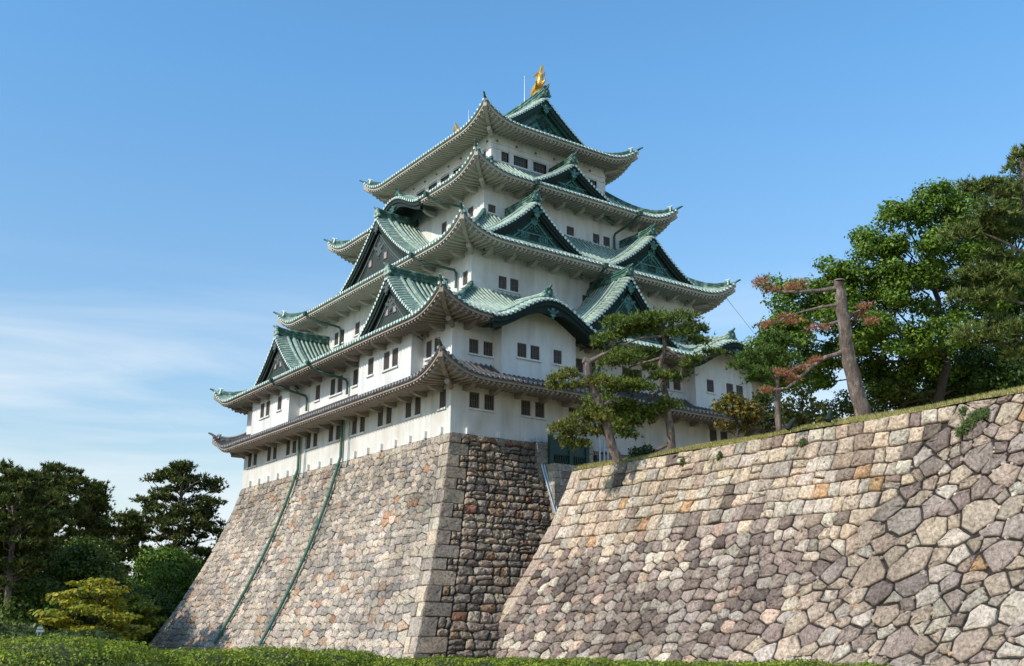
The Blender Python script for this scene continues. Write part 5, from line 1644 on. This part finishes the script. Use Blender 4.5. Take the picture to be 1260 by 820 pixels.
# ---- big broadleaf trees on the terrace at right
def big_tree(depth, base_px, lobes, label, seed, cols=BROAD, leaf=.145, dens=42, trunk_r=.35, name="broadleaf_tree", sub=1.0, rr=(.75, 1.35)):
    rs_ = np.random.RandomState(seed); S = depth / F_PX
    B = at_px(base_px, 520, depth); B.z = ZT + .2
    cl = []
    for (px, py, rx, ry, dd) in lobes:
        c = at_px(px, py, depth + dd) - B
        n_ = max(4, int(rx * ry * S * S * 4.2 * sub))
        for k in range(n_):
            d = rnd_dirs(1, rs_)[0] * rs_.uniform(.15, 1) ** .45
            s = rs_.uniform(*rr) * .8
            o = _r2 * d[0] * rx * S + Vector((0, 0, 1)) * d[2] * ry * S + VIEW * d[1] * min(rx, ry) * S * .8
            cl.append((c.x + o.x, c.y + o.y, c.z + o.z, s, s, s * .6))
    H = max(c[2] for c in cl)
    return crown_tree(name, B, H, cl, cols, label, "tree", None, leaf=leaf, dens=dens, trunk_r=trunk_r, seed=seed, shell=.4, crown_from=.3)
big_tree(60, 1165, [(1125, 305, 80, 55, 0), (1060, 345, 60, 40, 0), (1175, 255, 60, 35, 1), (1000, 385, 50, 40, 0), (1110, 385, 90, 55, -1), (1200, 340, 70, 70, 2), (1140, 450, 70, 40, 2), (965, 415, 38, 34, 1), (1125, 250, 30, 20, 0), (1035, 430, 50, 34, 3), (985, 450, 42, 26, 2), (1085, 470, 40, 26, 3), (1150, 235, 28, 16, 0), (1090, 265, 26, 14, 0), (1020, 335, 26, 16, 0), (940, 440, 22, 22, 2), (985, 400, 34, 24, 2), (1010, 365, 26, 20, 2), (965, 358, 26, 18, 1), (955, 475, 26, 18, 3), (1000, 470, 30, 22, 4), (1060, 410, 40, 40, 1), (1165, 490, 70, 26, 4)],
    "large bright green leafy tree behind the sawn-off trunk", 81)
big_tree(64, 1270, [(1240, 300, 70, 80, 0), (1270, 420, 80, 70, 0), (1200, 455, 60, 40, 0), (1300, 250, 60, 60, 0)], "dark leafy tree at the right edge behind the pine boughs", 82, cols=[(.08, .15, .02), (.055, .11, .018), (.11, .19, .03)])
terrace_bush(1100, 492, 63, 60, 26, [(.07, .12, .02), (.10, .16, .025), (.05, .09, .016)], "dense green shrub under the big leafy tree, right of the sawn-off trunk", 75, name="shrub", cat="shrub", n=60, leaf=.14, dens=30, r=(.5, .9))
terrace_bush(1215, 470, 62, 70, 34, [(.05, .10, .018), (.07, .13, .02), (.035, .07, .014)], "dark green shrub under the pine boughs at the right edge", 76, name="shrub", cat="shrub", n=80, leaf=.14, dens=30, r=(.5, 1.0))
terrace_bush(1020, 505, 64, 30, 16, [(.06, .12, .02), (.09, .16, .025)], "low leafy shrub just left of the sawn-off trunk's foot", 77, name="shrub", cat="shrub", n=22, leaf=.13, dens=26, r=(.35, .6))
# pine boughs at the right edge
garden_pine(52, (1300, 500), [(1300, 505), (1290, 420), (1275, 330), (1262, 250), (1256, 195)],
    [(.10, (1272, 320), (1240, 300), (1205, 285)), (.09, (1285, 380), (1245, 370), (1210, 365)), (.08, (1262, 250), (1240, 240), (1218, 228)), (.08, (1290, 420), (1240, 420), (1200, 425)), (.07, (1258, 225), (1245, 215))],
    [(1250, 205, 13, 11, 0), (1258, 190, 9, 8, 0), (1215, 230, 18, 8, 0), (1195, 235, 14, 7, .5), (1240, 245, 20, 12, 0), (1225, 265, 26, 12, -.5), (1200, 288, 26, 10, 0), (1245, 290, 22, 14, .5), (1180, 295, 16, 8, 0), (1210, 340, 22, 10, 0), (1240, 350, 26, 14, 0), (1215, 372, 26, 12, 0), (1190, 345, 14, 6, .5), (1240, 410, 30, 16, 0), (1205, 420, 26, 12, -.4), (1255, 440, 20, 14, 0), (1230, 318, 20, 8, 0), (1180, 370, 14, 7, 0)],
    "tall dark pine with feathery boughs at the right edge", 83, trunk_r=(.35, .12), cols=[(.11, .15, .03), (.15, .19, .04), (.06, .09, .02), (.19, .21, .06)], dens=42, L=.34, wid=.11)

# trailing plant in the joints near the top of the retaining wall
r_ = np.random.RandomState(95)
def ivy(px0, py0, spots, label, seed):
    rs_ = np.random.RandomState(seed)
    P = []
    for s, t, r in spots:
        n = int(500 * r * r / .09)
        a = rs_.normal(size=(n, 2)) * r * .5
        for u, v in a: P.append(wall_pt(s + u, max(t + v, 0.02), .14 + abs(rs_.normal()) * .03))
    P = np.array(P); N_ = rnd_dirs(len(P), rs_) * .6 + np.array([-1, 0, .5]); N_ /= np.linalg.norm(N_, axis=1, keepdims=True)
    o = np_mesh("trailing_plant", leaf_quads(P, N_, .07, rs_), 4, M['leaf'], None, tones(len(P), 4, [(.07, .11, .02), (.10, .14, .02), (.05, .08, .02)], rs_))
    tag(o, label, "plant")
def wall_st(px, py):
    """wall coordinates seen at a photo pixel"""
    d = at_px(px, py, 1) - CAM_POS
    s, t = 20.0, 3.0
    best = None
    for i in range(120):
        for j in range(60):
            s_, t_ = i * .33, j * .19
            q = Vector(wall_pt(s_, t_, 0)) - CAM_POS
            e = (q.normalized() - d.normalized()).length
            if best is None or e < best[0]: best = (e, s_, t_)
    return best[1], best[2]
s0, t0 = wall_st(1195, 522)
ivy(0, 0, [(s0, t0, .3), (s0 + .3, t0 - .25, .25), (s0 + .6, t0 - .3, .22), (s0 - .3, t0 + .35, .22), (s0 - .35, t0 - .55, .16)], "green trailing plant rooted among the boulders at the wall top right", 1)
for k, (px, py, lab) in enumerate([(840, 567, "tiny green tuft in a joint below the right pruned pine"), (992, 545, "tiny green tuft in a wall joint below the yellow-green maple"), (886, 560, "tiny green tuft in a wall joint below the orange maple")]):
    s1, t1 = wall_st(px, py); ivy(0, 0, [(s1, t1, .16), (s1, t1 + .2, .12)], lab, 5 + k)
